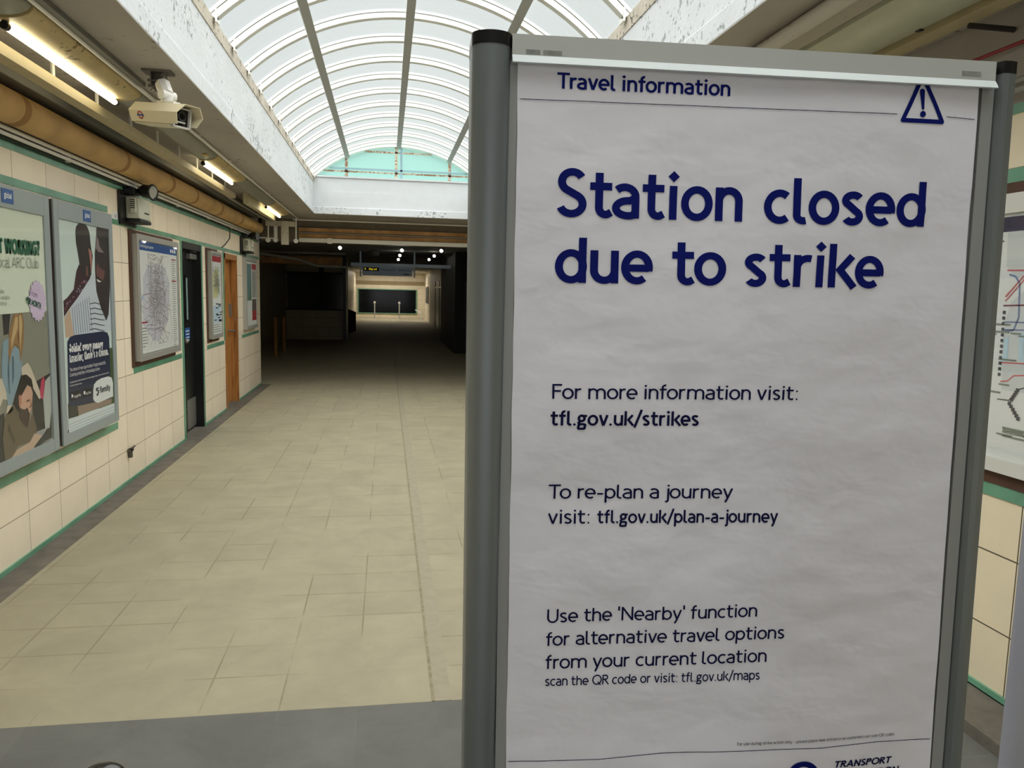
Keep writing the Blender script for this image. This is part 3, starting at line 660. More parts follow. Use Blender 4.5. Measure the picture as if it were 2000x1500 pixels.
    px_text(b, M_gtext, 'Try your local ARC Club', -66, 520.8, 74, 523.8, X, .040, .11)
    for k, (a, c, y) in enumerate(((-40, 7, 573), (-40, 18, 585), (-40, 19, 596.5))):
        px_text(b, M_gtext, ('work at a desk', 'a short or walk', 'or see more...')[k], a, y-2, c, y, X, .016, .12)
caseA = wall_case('poster_case', 'grey advert case cut by the left edge, cream co-working poster with bearded man below', 'advertising case', ya1-WA, ya1, zb, zt, cA, .075, M_casegrey, M_casegrey, printA, .12, 'advert cases on the left wall')
def printB(b, X):
    S1 = (5.357, 100, 380); S2 = (4.411, 0, 600)
    P = lambda m, pts, l: px_poly(b, m, pts, X, l, *S1)
    Q = lambda m, pts, l: px_poly(b, m, pts, X, l, *S2)
    b.mat(pm('mint', (206, 222, 218))).box(X-.004, X, yb0+.072, yb1-.072, zb+.09, zt-.115)
    P(pm('shirt_white', (196, 206, 216)), [(450, 828), (470, 1000), (500, 1130), (575, 1322), (602, 1250), (612, 910), (624, 910), (640, 1420), (236, 1480), (198, 1172), (282, 1060), (400, 880)], 1)
    for k in range(9):
        x = 215 + k*22; P(pm('stripe', (118, 132, 150)), [(x, 1180-k*14), (x+5, 1180-k*14), (x+26+k*2, 1462-k*4), (x+20+k*2, 1462-k*4)], 2)
    for k in range(6):
        y = 1130 + k*54; P(pm('stripe_dark', (70, 74, 84)), [(405, y+8), (455, y-2), (520, y+14), (560, y+4+k*4), (560, y+12+k*4), (520, y+24), (455, y+8), (405, y+18)], 2)
    P(pm('skin_arm', (178, 140, 128)), [(138, 1290), (196, 1200), (236, 1480), (150, 1500)], 2)
    P(pm('floral_maroon', (62, 34, 44)), [(290, 730), (262, 800), (250, 880), (235, 990), (165, 1080), (128, 1112), (134, 1280), (200, 1178), (280, 1072), (400, 884), (424, 820), (330, 800)], 3)
    rnd = random.Random(4)
    for k in range(26):
        t = rnd.random(); x = 140 + t*230 + rnd.uniform(-18, 18); y = 1190 - t*330 + rnd.uniform(-30, 30)
        P(pm(*(('flower_pink', (150, 84, 104)), ('flower_grey', (150, 146, 168)))[k % 2]), [(x, y), (x+12, y+5), (x+9, y+20), (x-4, y+16)], 4)
    P(pm('head_dark', (46, 38, 38)), [(252, 380), (262, 330), (292, 296), (340, 300), (374, 336), (398, 400), (408, 500), (418, 580), (432, 640), (420, 800), (384, 880), (342, 868), (302, 770), (282, 640), (258, 500)], 5)
    P(pm('cheek', (182, 124, 112)), [(384, 560), (414, 590), (424, 700), (414, 820), (404, 700)], 6)
    P(pm('cheek_dim', (118, 76, 68)), [(362, 740), (380, 760), (384, 850), (360, 850)], 6)
    P(pm('man_dark', (50, 40, 40)), [(476, 268), (606, 296), (616, 700), (612, 940), (598, 1250), (575, 1320), (520, 1190), (472, 1010), (458, 800), (455, 620), (470, 430)], 5)
    P(pm('brow_light', (134, 118, 120)), [(470, 430), (490, 470), (500, 540), (548, 612), (490, 600), (462, 560)], 6)
    P(pm('cheek_warm', (108, 72, 68)), [(476, 700), (500, 760), (560, 800), (540, 900), (480, 860), (462, 800)], 6)
    P(pm('teeth', (220, 214, 206)), [(472, 880), (500, 900), (522, 908), (500, 918), (478, 906)], 7)
    Q(pm('hedge', (70, 92, 48)), [(940, 350), (992, 350), (1000, 830), (900, 860), (820, 880)], 1)
    Q(pm('trouser', (150, 132, 116)), [(664, 850), (820, 800), (960, 790), (958, 830), (670, 935)], 2)
    Q(pm('dark_green', (54, 58, 50)), [(584, 830), (664, 840), (676, 936), (590, 962)], 2)
    Q(M_navy, [(578, 300), (600, 258), (640, 240), (880, 208), (922, 218), (938, 260), (952, 660), (950, 790), (664, 852), (590, 848)], 5)
    Q(pm('badge', (222, 228, 228)), [(800, 720), (806, 668), (830, 636), (870, 612), (930, 596), (958, 606), (970, 650), (972, 768), (840, 826), (812, 812), (800, 790)], 6)
    Q(pm('foot_strip', (212, 224, 226)), [(586, 968), (998, 820), (1000, 922), (592, 1106)], 6)
    for k in range(3): Q(pm('fine_print', (150, 160, 166)), [(592, 1010+k*24), (990, 852+k*22), (990, 856+k*22), (592, 1015+k*24)], 7)
    q = lambda x, y: (x/4.411, 600+y/4.411)
    T = lambda t, a, c, xh, w, m=M_ltext, l=8: px_text(b, m, t, *q(*a), *q(*c), X, xh, w, lay=l)
    T('Behind every money', (592, 392), (884, 348), .040, .34); T('transfer, there\'s a dream.', (594, 480), (930, 410), .040, .34)
    T('The dream of new opportunities. Paying medical bills.', (596, 556), (908, 488), .0165, .14); T('Covering school fees. And building a future.', (596, 600), (858, 540), .0165, .14)
    T('Additional information on exchange rates, fees and services', (598, 658), (934, 568), .008, .16); T('money transmission.', (598, 686), (704, 660), .008, .16)
    Q(pm('button', (16, 20, 28)), [(604, 738), (694, 712), (698, 780), (608, 808)], 7); Q(pm('button', (16, 20, 28)), [(708, 708), (782, 688), (784, 758), (712, 778)], 7)
    Q(M_ltext, [(612, 745), (630, 764), (612, 786)], 9); Q(M_ltext, [(716, 726), (728, 720), (732, 740), (726, 752), (716, 750)], 9)
    T('Google Play', (634, 784), (692, 764), .013, .18, l=9); T('App Store', (734, 754), (780, 742), .013, .18, l=9)
    T('Remitly', (860, 738), (946, 714), .032, .26, m=pm('badge_text', (34, 44, 60)), l=9)
    Q(pm('badge_text', (34, 44, 60)), [(822, 696), (846, 690), (848, 700), (832, 706), (832, 712), (850, 712), (846, 750), (836, 766), (822, 752), (836, 748), (840, 722), (822, 722)], 9)
caseB = wall_case('poster_case', 'grey advert case with money transfer poster of man and child in striped shirt', 'advertising case', yb0, yb1, zb, zt, cA, .072, M_casegrey, M_caseedge, printB, .115, 'advert cases on the left wall')
for cs, yy in ((caseA, onX(13, 368, XA).y), (caseB, onX(169, 412, XA).y)):
    b = MB().mat(M_blue).box(XA, XA+.003, yy-.065, yy+.065, zt-.095, zt-.02)
    b.mat(M_ltext); put_text(b, 'global', lambda u, v: (XA+.0036, u, v), (yy-.04, zt-.068), (yy+.045, zt-.068), .022, .22)
    wb(b, 'owner_plate', None, cs)

# --- map and timetable cases
def streets(b, X, y0, y1, z0, z1, seed, n, cols, wd=.0022):
    r = random.Random(seed)
    for k in range(n):
        b.mat(cols[k % len(cols)]); cy, cz = r.gauss((y0+y1)/2, (y1-y0)*.17), r.gauss((z0+z1)/2, (z1-z0)*.22)
        a = r.choice((0, 0, pi/2, pi/2, .6, -.5, 1.1)) + r.gauss(0, .12); L = abs(r.gauss(0, .10))+.03
        pts = []
        for j in range(4):
            pts.append((cy + cos(a)*L*(j-1.5)/1.5 + r.gauss(0, .006), cz + sin(a)*L*(j-1.5)/1.5 + r.gauss(0, .006)))
        pts = [(min(max(p[0], y0), y1), min(max(p[1], z0), z1)) for p in pts]
        for q in ribbon(pts, wd*r.choice((1, 1, 1.8))): b.add([(X+.0012+.00002*(k % 20), u, v) for u, v in q], [(0, 1, 2, 3)])
M_st1, M_st2, M_st3 = pm('street_grey', (140, 142, 150)), pm('street_pale', (176, 172, 176)), pm('street_brown', (150, 136, 134))
def geom(TL, TR, BR, BL, X):
    P = [onX(x, y, X) for x, y in (TL, TR, BR, BL)]
    return (P[0].y+P[3].y)/2, (P[1].y+P[2].y)/2, (P[3].z+P[2].z)/2, (P[0].z+P[1].z)/2
def lines(b, m, X, y, z, n, L, dz, h=.006, seed=1, **k):
    r = random.Random(seed); b.mat(m)
    for i in range(n): b.box(X+.0008, X+.0016, y, y+L*r.uniform(.6, 1), z-i*dz-h, z-i*dz)
XC = XL+.06
y0, y1, z0, z1 = geom((268, 456), (349, 474), (354, 684), (276, 708), XC)
def printC(b, X):
    a, c, d, e = y0+.055, y1-.055, z0+.06, z1-.055
    b.mat(M_paper).box(X-.004, X, a, c, d, e); b.mat(M_blue).box(X, X+.0008, a, c, e-.075, e)
    b.mat(pm('park_tint', (204, 206, 216))).poly([(X+.0006, y, z) for y, z in ((a+.06, d+.25), (a+.10, e-.3), (a+.3, e-.16), (c-.4, e-.2), (c-.28, d+.6), (c-.36, d+.25), (a+.5, d+.08), (a+.32, d+.1))])
    b.mat(pm('river_tint', (186, 196, 220))).poly([(X+.0008, y, z) for y, z in ((a+.02, e-.5), (a+.08, e-.5), (a+.12, d+.5), (a+.05, d+.5))])
    streets(b, X, a+.03, c-.24, d+.06, e-.10, 7, 330, (M_st1, M_st2, M_st3, M_st2), .003)
    lines(b, M_gtext, X, c-.18, e-.14, 42, .14, .021, .005, 3); lines(b, M_gtext, X, a+.03, d+.22, 7, .14, .026, .006, 5)
    b.mat(M_red).box(X+.0008, X+.002, c-.19, c-.04, e-.125, e-.115).box(X+.0008, X+.002, c-.19, c-.04, e-.33, e-.32).box(X+.0008, X+.002, a+.03, a+.17, d+.26, d+.272)
    b.mat(M_ltext); put_text(b, 'Continuing your journey', lambda u, v: (X+.0016, u, v), (a+.03, e-.05), (a+.42, e-.05), .018, .2)
    b.mat(M_ltext).box(X+.0008, X+.0016, c-.22, c-.18, e-.055, e-.025).box(X+.0008, X+.0016, c-.15, c-.11, e-.055, e-.025).box(X+.0008, X+.0016, c-.08, c-.04, e-.055, e-.025)
wall_case('map_case', 'silver framed street map with blue header left of the black door', 'map case', y0, y1, z0, z1, .06, .05, M_alu, M_alu, printC, None, 'silver map cases on the left wall', .0125)
solo(MB().box(XL+.001, XL+.012, y0-.05, y1-.03, z0-.045, z1+.03), 'backing_board', M_brown, 'brown timber backing board behind the street map case', 'board', 'brown backing boards')
y0e, y1e, z0e, z1e = geom((413, 489), (434, 494), (436, 657), (416, 664), XC)
def printE(b, X):
    a, c, d, e = y0e+.04, y1e-.04, z0e+.05, z1e-.05
    b.mat(M_paper).box(X-.004, X, a, c, d, e); b.mat(M_red).box(X, X+.0008, a, c, e-.075, e-.005)
    b.mat(pm('yellow_tint', (214, 212, 150))).poly([(X+.0006, y, z) for y, z in ((a+.08, e-.5), (a+.05, e-.25), (a+.25, e-.13), (c-.15, e-.2), (c-.12, e-.42), (c-.3, e-.52))])
    b.mat(pm('sky_tint', (190, 212, 228))).box(X, X+.0006, a+.03, c-.03, d+.14, d+.24).box(X, X+.0006, a+.03, c-.03, e-.7, e-.6)
    streets(b, X, a+.05, c-.05, e-.5, e-.14, 9, 60, (M_st1, M_gtext), .004)
    b.mat(pm('black_ink', (30, 30, 34))); r = random.Random(3)
    for k in range(16):
        y = a+.08+r.random()*.4; z = e-.58-r.random()*.24; b.box(X+.0008, X+.0016, y, y+.14, z, z+.012)
    lines(b, M_gtext, X, a+.04, d+.12, 4, c-a-.08, .028, .006, 5)
wall_case('map_case', 'narrow-looking silver map case with red header between the black and the timber door', 'map case', y0e, y1e, z0e, z1e, .06, .04, M_alu, M_alu, printE, None, 'silver map cases on the left wall', .0125)
solo(MB().box(XL+.001, XL+.012, y0e-.05, y1e-.03, z0e-.04, z1e+.03), 'backing_board', M_brown, 'brown timber backing board behind the red-headed map case', 'board', 'brown backing boards')
y0g, y1g, z0g, z1g = geom((480, 503), (502, 506), (503, 638), (484, 645), XC)
def printG(b, X):
    a, c, d, e = y0g+.05, y1g-.05, z0g+.05, z1g-.06; h = (a+c)/2+.02
    b.mat(M_paper).box(X-.004, X, a, c, d, e)
    b.mat(pm('photo_teal', (104, 136, 140))).box(X, X+.0008, a+.02, h-.03, d+.38, e-.03)
    b.mat(pm('photo_green', (90, 130, 96))).poly([(X+.001, y, z) for y, z in ((h-.26, d+.38), (h-.03, d+.38), (h-.03, e-.3), (h-.16, d+.5))])
    b.mat(M_red).box(X, X+.0008, h+.02, c, e-.11, e-.02); b.mat(pm('grey_panel', (176, 176, 174))).box(X, X+.0008, h+.02, c-.01, d+.42, e-.12)
    lines(b, M_gtext, X+.0004, h+.05, e-.16, 13, c-h-.1, .03, .008, 8)
    b.mat(pm('photo_dark', (96, 90, 88))).box(X, X+.0008, h+.02, c-.01, d+.22, d+.40); b.mat(M_red).box(X, X+.0008, h+.02, c-.01, d+.07, d+.22)
wall_case('map_case', 'silver notice case at the end of the left wall, two posters inside', 'notice case', y0g, y1g, z0g, z1g, .06, .05, M_alu, M_alu, printG, None, 'silver map cases on the left wall')

# --- speakers with their spotlights
M_cream = mat('cream_plastic', (206, 206, 190), .45); M_lens = mat('lamp_glass', (176, 180, 182), .08, metal=.6)
def speaker(y0, label1, label2, sc_=1.0):
    e = empty('wall_speaker', (XL, y0+.14, 2.12), label1, 'speaker', 'cream speakers on black boards')
    wb(MB().mat(M_black).box(XL+.001, XL+.02, y0-.10, y0+.30, 2.10, 2.37), 'back_board', None, e)
    b = MB().mat(M_cream); b.box(XL+.02, XL+.125, y0+.03, y0+.33, 2.155, 2.328, .012); wb(b, 'cabinet', None, e)
    b = MB().mat(M_cream); b.cyl((XL+.02, y0+.03, 2.25), (XL+.03, y0+.03, 2.25), .01)
    b = MB().mat(M_cream); b.box(XL+.06, XL+.105, y0+.005, y0+.03, 2.20, 2.32, .006)
    b.mat(M_black)
    for k in range(5): b.box(XL+.065, XL+.10, y0+.002, y0+.006, 2.235+k*.016, 2.242+k*.016)
    wb(b, 'side_grille', None, e)
    b = MB().mat(M_black); b.box(XL+.02, XL+.13, y0+.03, y0+.33, 2.125, 2.155, .006); wb(b, 'base', None, e)
    b = MB().mat(M_black); b.box(XL+.125, XL+.127, y0+.16, y0+.28, 2.205, 2.217); wb(b, 'maker_mark', None, e)
    s = empty('spotlight', (XL+.02, y0+.10, 2.37), label2, 'spotlight', 'black wall spotlights')
    c0 = Vector((XL+.11, y0+.10, 2.388)); dr = Vector((.75, -.25, -.12)).normalized(); c1 = c0 + dr*.12
    wb(MB().mat(M_black).cyl(c0, c0+dr*.04, .030, .052, 20).cyl(c0+dr*.04, c1, .052, .058, 20), 'housing', None, s, smooth=True)
    wb(MB().mat(M_lens).cyl(c1-dr*.004, c1+dr*.002, .052, n=24), 'lens', None, s)
    b = MB().mat(M_black); pp = [c1 + Vector((0, 0, 1))*.06*sin(t*2*pi/24) + dr.cross(Vector((0, 0, 1))).normalized()*.06*cos(t*2*pi/24) for t in range(25)]; b.tube(pp, .008, 6); wb(b, 'rim', None, s, smooth=True)
    wb(MB().mat(M_black).box(XL+.002, XL+.10, y0+.02, y0+.16, 2.345, 2.40, .01), 'mount', None, s)
speaker(6.70, 'cream wall speaker on a black board above the street map case', 'black round spotlight above the nearer cream speaker')
speaker(11.85, 'cream wall speaker on a black board by the far wall end', 'black round spotlight above the farther cream speaker')
# small things
P = onX(252, 876, XL); b = MB().mat(mat('grey_tap_metal', (92, 86, 80), .5, metal=.4)); b.box(XL, XL+.03, P.y-.05, P.y+.03, P.z-.02, P.z+.0).box(XL+.005, XL+.03, P.y-.04, P.y-.005, P.z-.07, P.z).cyl((XL+.015, P.y-.02, P.z), (XL+.03, P.y+.05, P.z+.012), .008)
solo(b, 'wall_bracket', None, 'small grey metal bracket low on the cream tiles', 'bracket')
P = onX(224, 422, XL); b = MB().mat(M_ltext).box(XL+.0005, XL+.005, P.y-.05, P.y+.05, P.z-.03, P.z+.03); b.mat(pm('black_ink', (30, 30, 34))); put_text(b, 'G/E', lambda u, v: (XL+.0056, u, v), (P.y-.03, P.z-.012), (P.y+.03, P.z-.012), .018, .2)
solo(b, 'small_sign', None, 'tiny white label plate beside the money transfer advert case', 'label')
# conduits above the tiles
M_pipe = mat('grey_white_conduit', (226, 224, 218), .4); M_pipeg = mat('grey_conduit', (150, 148, 142), .5)
for x, z, r_, nm in ((XL+.055, 2.452, .013, 'upper'), (XL+.055, 2.420, .011, 'lower')):
    b = MB().mat(M_pipe).cyl((x, YN+.1, z), (x, YW-.6, z), r_, n=10)
    e = solo(b, 'wall_conduit', None, '%s of the two pale conduits along the top of the left wall tiles' % nm, 'pipe', 'conduits over the tiles', smooth=True)
    y = 1.5
    while y < YW-.7:
        bx = MB().mat(M_pipe).box(XL+.001, XL+.055, y-.012, y+.012, z-r_-.004, z+r_+.004, .003); o = bx.build('pipe_clip', None); o.parent = e; o.data.transform(Matrix.Translation(-e.location)); y += 1.35
# cable loop
P = onX(448, 470, XL+.06)
b = MB().mat(M_black).tube([(XL+.03, P.y, 2.42), (XL+.06, P.y+.05, 2.36), (XL+.06, P.y+.02, 2.26), (XL+.03, P.y-.12, 2.17), (XL+.012, P.y-.22, 2.13)], .007, 8)
solo(b, 'hanging_cable', None, 'black cable looping down the tiles beside the timber door', 'cable', smooth=True)
# --- right wall: large network map
e = empty('network_map_case', (XR, 2.7, .96), 'large network map in a white frame on the right wall behind the sign', 'map case')
t = .045; X = XR - t
wb(MB().mat(M_brown).box(XR-.012, XR-.001, 1.7, 3.75, .91, 2.096), 'backing_board', None, e)
b = MB().mat(mat('off_white_frame', (214, 214, 206), .4)); b.box(X, XR-.012, 1.75, 3.7, .965, 1.02).box(X, XR-.012, 1.75, 3.7, 1.975, 2.05).box(X, XR-.012, 1.75, 1.8, 1.02, 1.975).box(X, XR-.012, 3.65, 3.7, 1.02, 1.975); wb(b, 'frame', None, e)
b = MB().mat(M_paper).box(XR-.03, XR-.012, 1.8, 3.65, 1.02, 1.975); Xp = XR-.0304
def rp(m, pts, l=1): b.mat(m); b.poly([(Xp-l*.0003, y, z) for y, z in pts])
def pr(x, y): p_ = onX(x, y, Xp); return (p_.y, p_.z)
b.mat(pm('map_navy', (38, 40, 74))).box(Xp-.0006, Xp, 1.8, 3.65, 1.905, 1.962)
rp(pm('zone_grey', (206, 212, 212)), [pr(2010, 405), pr(1970, 425), pr(1966, 520), pr(1985, 545), pr(2010, 540)], 1)
rp(pm('zone_grey', (206, 212, 212)), [pr(1975, 590), pr(1960, 640), pr(1956, 760), pr(2010, 770), pr(2010, 560)], 1)
def rl_(m, P_, wd=.006, l=4):
    b.mat(m)
    for q in ribbon([pr(*p_) for p_ in P_], wd): b.add([(Xp-l*.0003, u, v) for u, v in q], [(0, 1, 2, 3)])
mr, mb_, mw = pm('line_red', (200, 96, 100)), pm('line_blue', (110, 130, 170)), pm('line_maroon', (120, 50, 70))
mp_ = pm('line_pale', (184, 212, 226)); mt_ = pm('line_black', (60, 64, 76))
rl_(mr, [(2010, 528), (1968, 528)]); rl_(mr, [(2010, 528), (1964, 580)]); rl_(mr, [(2010, 536), (1964, 588)], .005); rl_(mw, [(1960, 597), (2010, 596)])
rl_(mb_, [(1972, 536), (1984, 540), (1992, 553), (1990, 620), (1980, 645), (1962, 647)], .007); rl_(mb_, [(1960, 629), (2010, 630)], .005); rl_(mb_, [(1962, 644), (2010, 645)], .005)
rl_(mp_, [(1966, 660), (1964, 700), (1955, 702)], .022); rl_(mp_, [(1996, 650), (1994, 698), (2010, 704)], .022)
rl_(mr, [(1956, 708), (2010, 711)], .005); rl_(mr, [(1954, 745), (1968, 744), (1980, 734), (2010, 733)], .005)
rl_(mt_, [(2010, 755), (1986, 762), (1976, 777), (1970, 782), (1948, 779)], .004); rl_(mt_, [(1970, 784), (1990, 822)], .004)
r = random.Random(2)
for k in range(11):
    u, v = pr(1988-k*3.0 if k < 5 else 1972+(k-5)*3.4, 762+k*4.6 if k < 5 else 788+(k-5)*6); b.mat(mt_).box(Xp-.003, Xp-.0015, u-.007, u+.007, v-.007, v+.007)
for k in range(12):
    u, v = pr(1962-k*.9, 610+k*11); b.mat(mt_).box(Xp-.003, Xp-.0015, u-.006, u+.006, v-.006, v+.006)
for k in range(60):
    u = 1.95 + r.random()*1.5; v = 1.1 + r.random()*.78; b.mat(M_gtext).box(Xp-.0022, Xp-.0012, u, u+.05+.05*r.random(), v, v+.006)
for zn, (x, y) in {'6': (1990, 440), '5': (1989, 458), '4': (1987, 481)}.items(): pass
b.mat(M_ltext); u, v = pr(1992, 396); b.box(Xp-.002, Xp-.0008, u-.022, u+.022, v-.026, v+.026); b.mat(pm('map_navy', (38, 40, 74))); b.box(Xp-.003, Xp-.0022, u-.005, u+.005, v-.018, v+.006).box(Xp-.003, Xp-.0022, u-.005, u+.005, v+.011, v+.019)
b.mat(M_gtext)
for k in range(3):
    u, v = pr(1966, 838+k*8); b.box(Xp-.0022, Xp-.0012, u-.12, u+.02, v, v+.007)
wb(b, 'poster', None, e)
wb(MB().mat(M_glass).box(XR-.040, XR-.0385, 1.79, 3.66, 1.01, 1.985), 'glass', None, e)
for i, (z, r_, c_) in enumerate(((2.475, .012, 'upper'), (2.44, .012, 'lower'))):
    solo(MB().mat(M_pipeg).cyl((XR-.04, YN+.1, z), (XR-.04, 13.2, z), r_, n=10), 'wall_conduit', None, '%s grey conduit along the top of the right wall' % c_, 'pipe', 'conduits on the right wall', smooth=True)
solo(MB().mat(mat('red_cable', (140, 40, 48), .4)).cyl((XR-.03, YN+.1, 2.62), (XR-.03, 13.2, 2.62), .008, n=8), 'red_cable', None, 'thin red cable along the upper right wall', 'cable', smooth=True)
# ------------------------------------------------------------------ services under the left ceiling strip
M_warm = mat('warm_lit_cover', (196, 176, 130), .4, noise_amt=.12, noise_scale=6, flecks=((120, 100, 62), .22, 22))  # warm tube light put into the cover colour along the lit lengths
M_trunkg = mat('grey_green_trunking', (150, 150, 136), .45, noise_amt=.06)
M_rail = mat('cream_cable_tray', (188, 174, 138), .5, noise_amt=.08, flecks=((60, 50, 40), .17, 30))
M_lag = mat('tan_pipe_lagging', (196, 160, 104), .6, noise_amt=.25, noise_scale=3.5, bump=.2, bump_scale=14)
M_greyt = mat('dark_grey_trunking', (104, 102, 96), .6, noise_amt=.1)
M_tube = mat('fluorescent_tube', (255, 250, 225), .5, emit=(255, 244, 205), estr=7.0)
PR = [(-1.478, ZC), (-1.480, 2.770), (-1.495, 2.755), (-1.525, 2.741), (-1.565, 2.733), (-1.605, 2.731), (-1.632, 2.737), (-1.645, 2.752), (-1.648, ZC)]
lit = [(3.76, 5.10), (7.38, 8.66), (11.02, 12.36)]
names = ['nearest fluorescent light with a long lit tube on the left ceiling', 'middle fluorescent light of the left ceiling row, just past the security camera', 'farthest fluorescent light of the left row, above the white boxes']
for (y0, y1), nm in zip(lit, names):
    e = empty('fluorescent_light', (-1.565, (y0+y1)/2, 2.70), nm, 'ceiling light', 'fluorescent lights on the left ceiling')
    wb(MB().mat(M_warm).prismY([(x, z-.004) if z < ZC else (x, z-.001) for x, z in PR], y0-.06, y1+.06), 'cover', None, e, smooth=True)
    wb(MB().mat(M_tube).cyl((-1.612, y0, 2.708), (-1.612, y1, 2.708), .016, n=14), 'tube', None, e, smooth=True)
    for y in (y0-.012, y1+.012):
        wb(MB().mat(M_black).cyl((-1.612, y-.014, 2.708), (-1.612, y+.014, 2.708), .018, n=12).box(-1.62, -1.60, y-.01, y+.01, 2.71, 2.733), 'tube_socket', None, e)
gaps = [(-4.3, 3.68), (5.18, 7.30), (8.74, 10.94)]
gl = ['grey ceiling trunking nearer than the first lit tube', 'grey ceiling trunking behind the security camera, between first and second tubes', 'grey ceiling trunking between the second and third lit tubes']
for (y0, y1), nm in zip(gaps, gl):
    b = MB().mat(M_trunkg).prismY([(x, z+.001) if z < ZC else (x, z-.001) for x, z in PR], y0, y1)
    if y0 == 5.18:
        b.mat(pm('yellow_sticker', (198, 160, 40))).box(-1.54, -1.51, 7.02, 7.12, 2.732, 2.737)
        b.mat(M_red).box(-1.58, -1.565, 5.75, 5.79, 2.728, 2.731)
    solo(b, 'ceiling_trunking', None, nm, 'trunking', 'grey lengths of ceiling trunking', smooth=True)
# conduit right of the trunking, with saddles
b = MB().mat(M_pipe).tube([(-1.43, YN+.1, 2.764), (-1.43, 13.22, 2.764)], .012)
cnd = solo(b, 'ceiling_conduit', None, 'pale conduit running along the left ceiling beside the lights', 'pipe', smooth=True)
for y in (1.2, 2.7, 4.2, 6.4, 7.6, 8.8, 10.0, 11.2, 12.4):
    o = MB().mat(M_pipe).box(-1.46, -1.41, y-.012, y+.012, 2.770, ZC-.001).build('pipe_clip', None); o.parent = cnd; o.data.transform(Matrix.Translation(-cnd.location))
solo(MB().mat(M_greyt).box(-1.408, -1.378, YN+.1, 4.9, 2.757, ZC-.001), 'ceiling_batten', None, 'flat grey batten on the left ceiling beside the nearest light', 'batten')
# cable tray on hangers
ty0, ty1 = -2.2, 9.35
tr = empty('cable_tray', (-1.74, (ty0+ty1)/2, 2.632), 'long cream cable tray hung left of the ceiling lights', 'cable tray')
wb(MB().mat(M_rail).box(-1.706, -1.70, ty0, ty1, 2.632, 2.686).box(-1.776, -1.706, ty0, ty1, 2.632, 2.638).box(-1.776, -1.770, ty0, ty1, 2.638, 2.66), 'channel', None, tr)
y = 2.0
while y < ty1:
    wb(MB().mat(M_pipe).box(-1.716, -1.7065, y-.015, y+.015, 2.638, ZC-.001), 'hanger', None, tr); y += .62
solo(MB().mat(mat('lit_cream_channel', (206, 196, 160), .5)).box(-1.75, -1.69, 10.1, 12.5, 2.655, ZC-.001), 'cable_tray', None, 'short cream cable tray beside the farthest ceiling light', 'cable tray')  # lighter cream than the long tray: its lit look is in the colour
solo(MB().mat(M_greyt).box(-2.085, -1.905, YN+.1, 12.2, 2.662, ZC-.001, .004), 'ceiling_trunking', None, 'dark grey trunking between cable tray and tan pipe', 'trunking', 'dark trunking')
# lagged pipe
pp = empty('lagged_pipe', (-1.985, 5.0, 2.46), 'fat tan lagged pipe along the top of the left wall', 'pipe')
b = MB().mat(M_lag).tube([(-1.985, YN+.1, 2.546), (-1.985, 12.3, 2.546), (-1.975, 12.6, 2.546)], .088, 24); wb(b, 'lagging', None, pp, smooth=True)
M_lagd = mat('tan_lagging_joint', (158, 116, 62), .6, noise_amt=.25, noise_scale=3.5)
for y in (2.6, 4.6, 6.25, 7.5, 8.4, 9.6, 10.9): wb(MB().mat(M_lagd).cyl((-1.985, y, 2.546), (-1.985, y+.07, 2.546), .0895, n=24), 'joint_band', None, pp, smooth=True)
# bent grey conduits by the far lights
b = MB().mat(M_pipeg).tube([(-1.85, 9.5, 2.775), (-1.85, 9.55, 2.70), (-1.85, 9.8, 2.68), (-1.85, 12.6, 2.68), (-1.80, 13.08, 2.69), (-1.6, 13.12, 2.70)], .016)
solo(b, 'ceiling_conduit', None, 'bent grey conduit beside the far end of the tan pipe', 'pipe', smooth=True)
# --- services under the right ceiling strip
solo(MB().mat(mat('white_ceiling_pipe', (190, 184, 170), .4, flecks=((120, 106, 84), .22, 30))).cyl((1.685, YN+.1, 2.745), (1.685, 13.2, 2.745), .034, n=18), 'ceiling_pipe', None, 'cream painted pipe under the right ceiling', 'pipe', smooth=True)
b = MB().mat(mat('speckled_ceiling_board', (176, 168, 152), .6, flecks=((70, 60, 48), .22, 34))).box(1.72, 1.86, YN+.1, 13.2, 2.762, ZC-.001)
solo(b, 'ceiling_board', None, 'speckled cream board beside the pipe on the right ceiling', 'board')
PR2 = [(1.88, ZC-.001), (1.885, 2.755), (1.91, 2.735), (1.97, 2.72), (2.05, 2.714), (2.12, 2.72), (2.17, 2.74), (2.185, ZC-.001)]
b = MB().mat(mat('pale_green_trunking', (188, 190, 168), .3, noise_amt=.05)).prismY(PR2, YN+.1, 13.2); b.mat(M_black).box(2.12, 2.14, 2.95, 2.975, 2.716, 2.722)
solo(b, 'ceiling_trunking', None, 'pale green curved light trunking on the right ceiling', 'trunking', smooth=True)
solo(MB().mat(M_rail).box(2.215, 2.30, YN+.1, 13.2, 2.735, 2.742).box(2.293, 2.30, YN+.1, 13.2, 2.742, ZC-.001).box(2.215, 2.222, YN+.1, 13.2, 2.742, ZC-.001), 'cable_tray', None, 'tan cable tray along the right ceiling', 'cable tray')
q1 = onX(1981, 58, XR-.001); q0 = onY(1893, 50, q1.y); q1.z = min(q1.z, ZC-.025); q0.z = min(q0.z, ZC-.025)
solo(MB().mat(mat('rusty_stub', (52, 44, 40), .8)).cyl(q0, q1, .011, n=14), 'pipe_stub', None, 'dark rusty pipe stub entering the upper right wall', 'pipe', smooth=True)
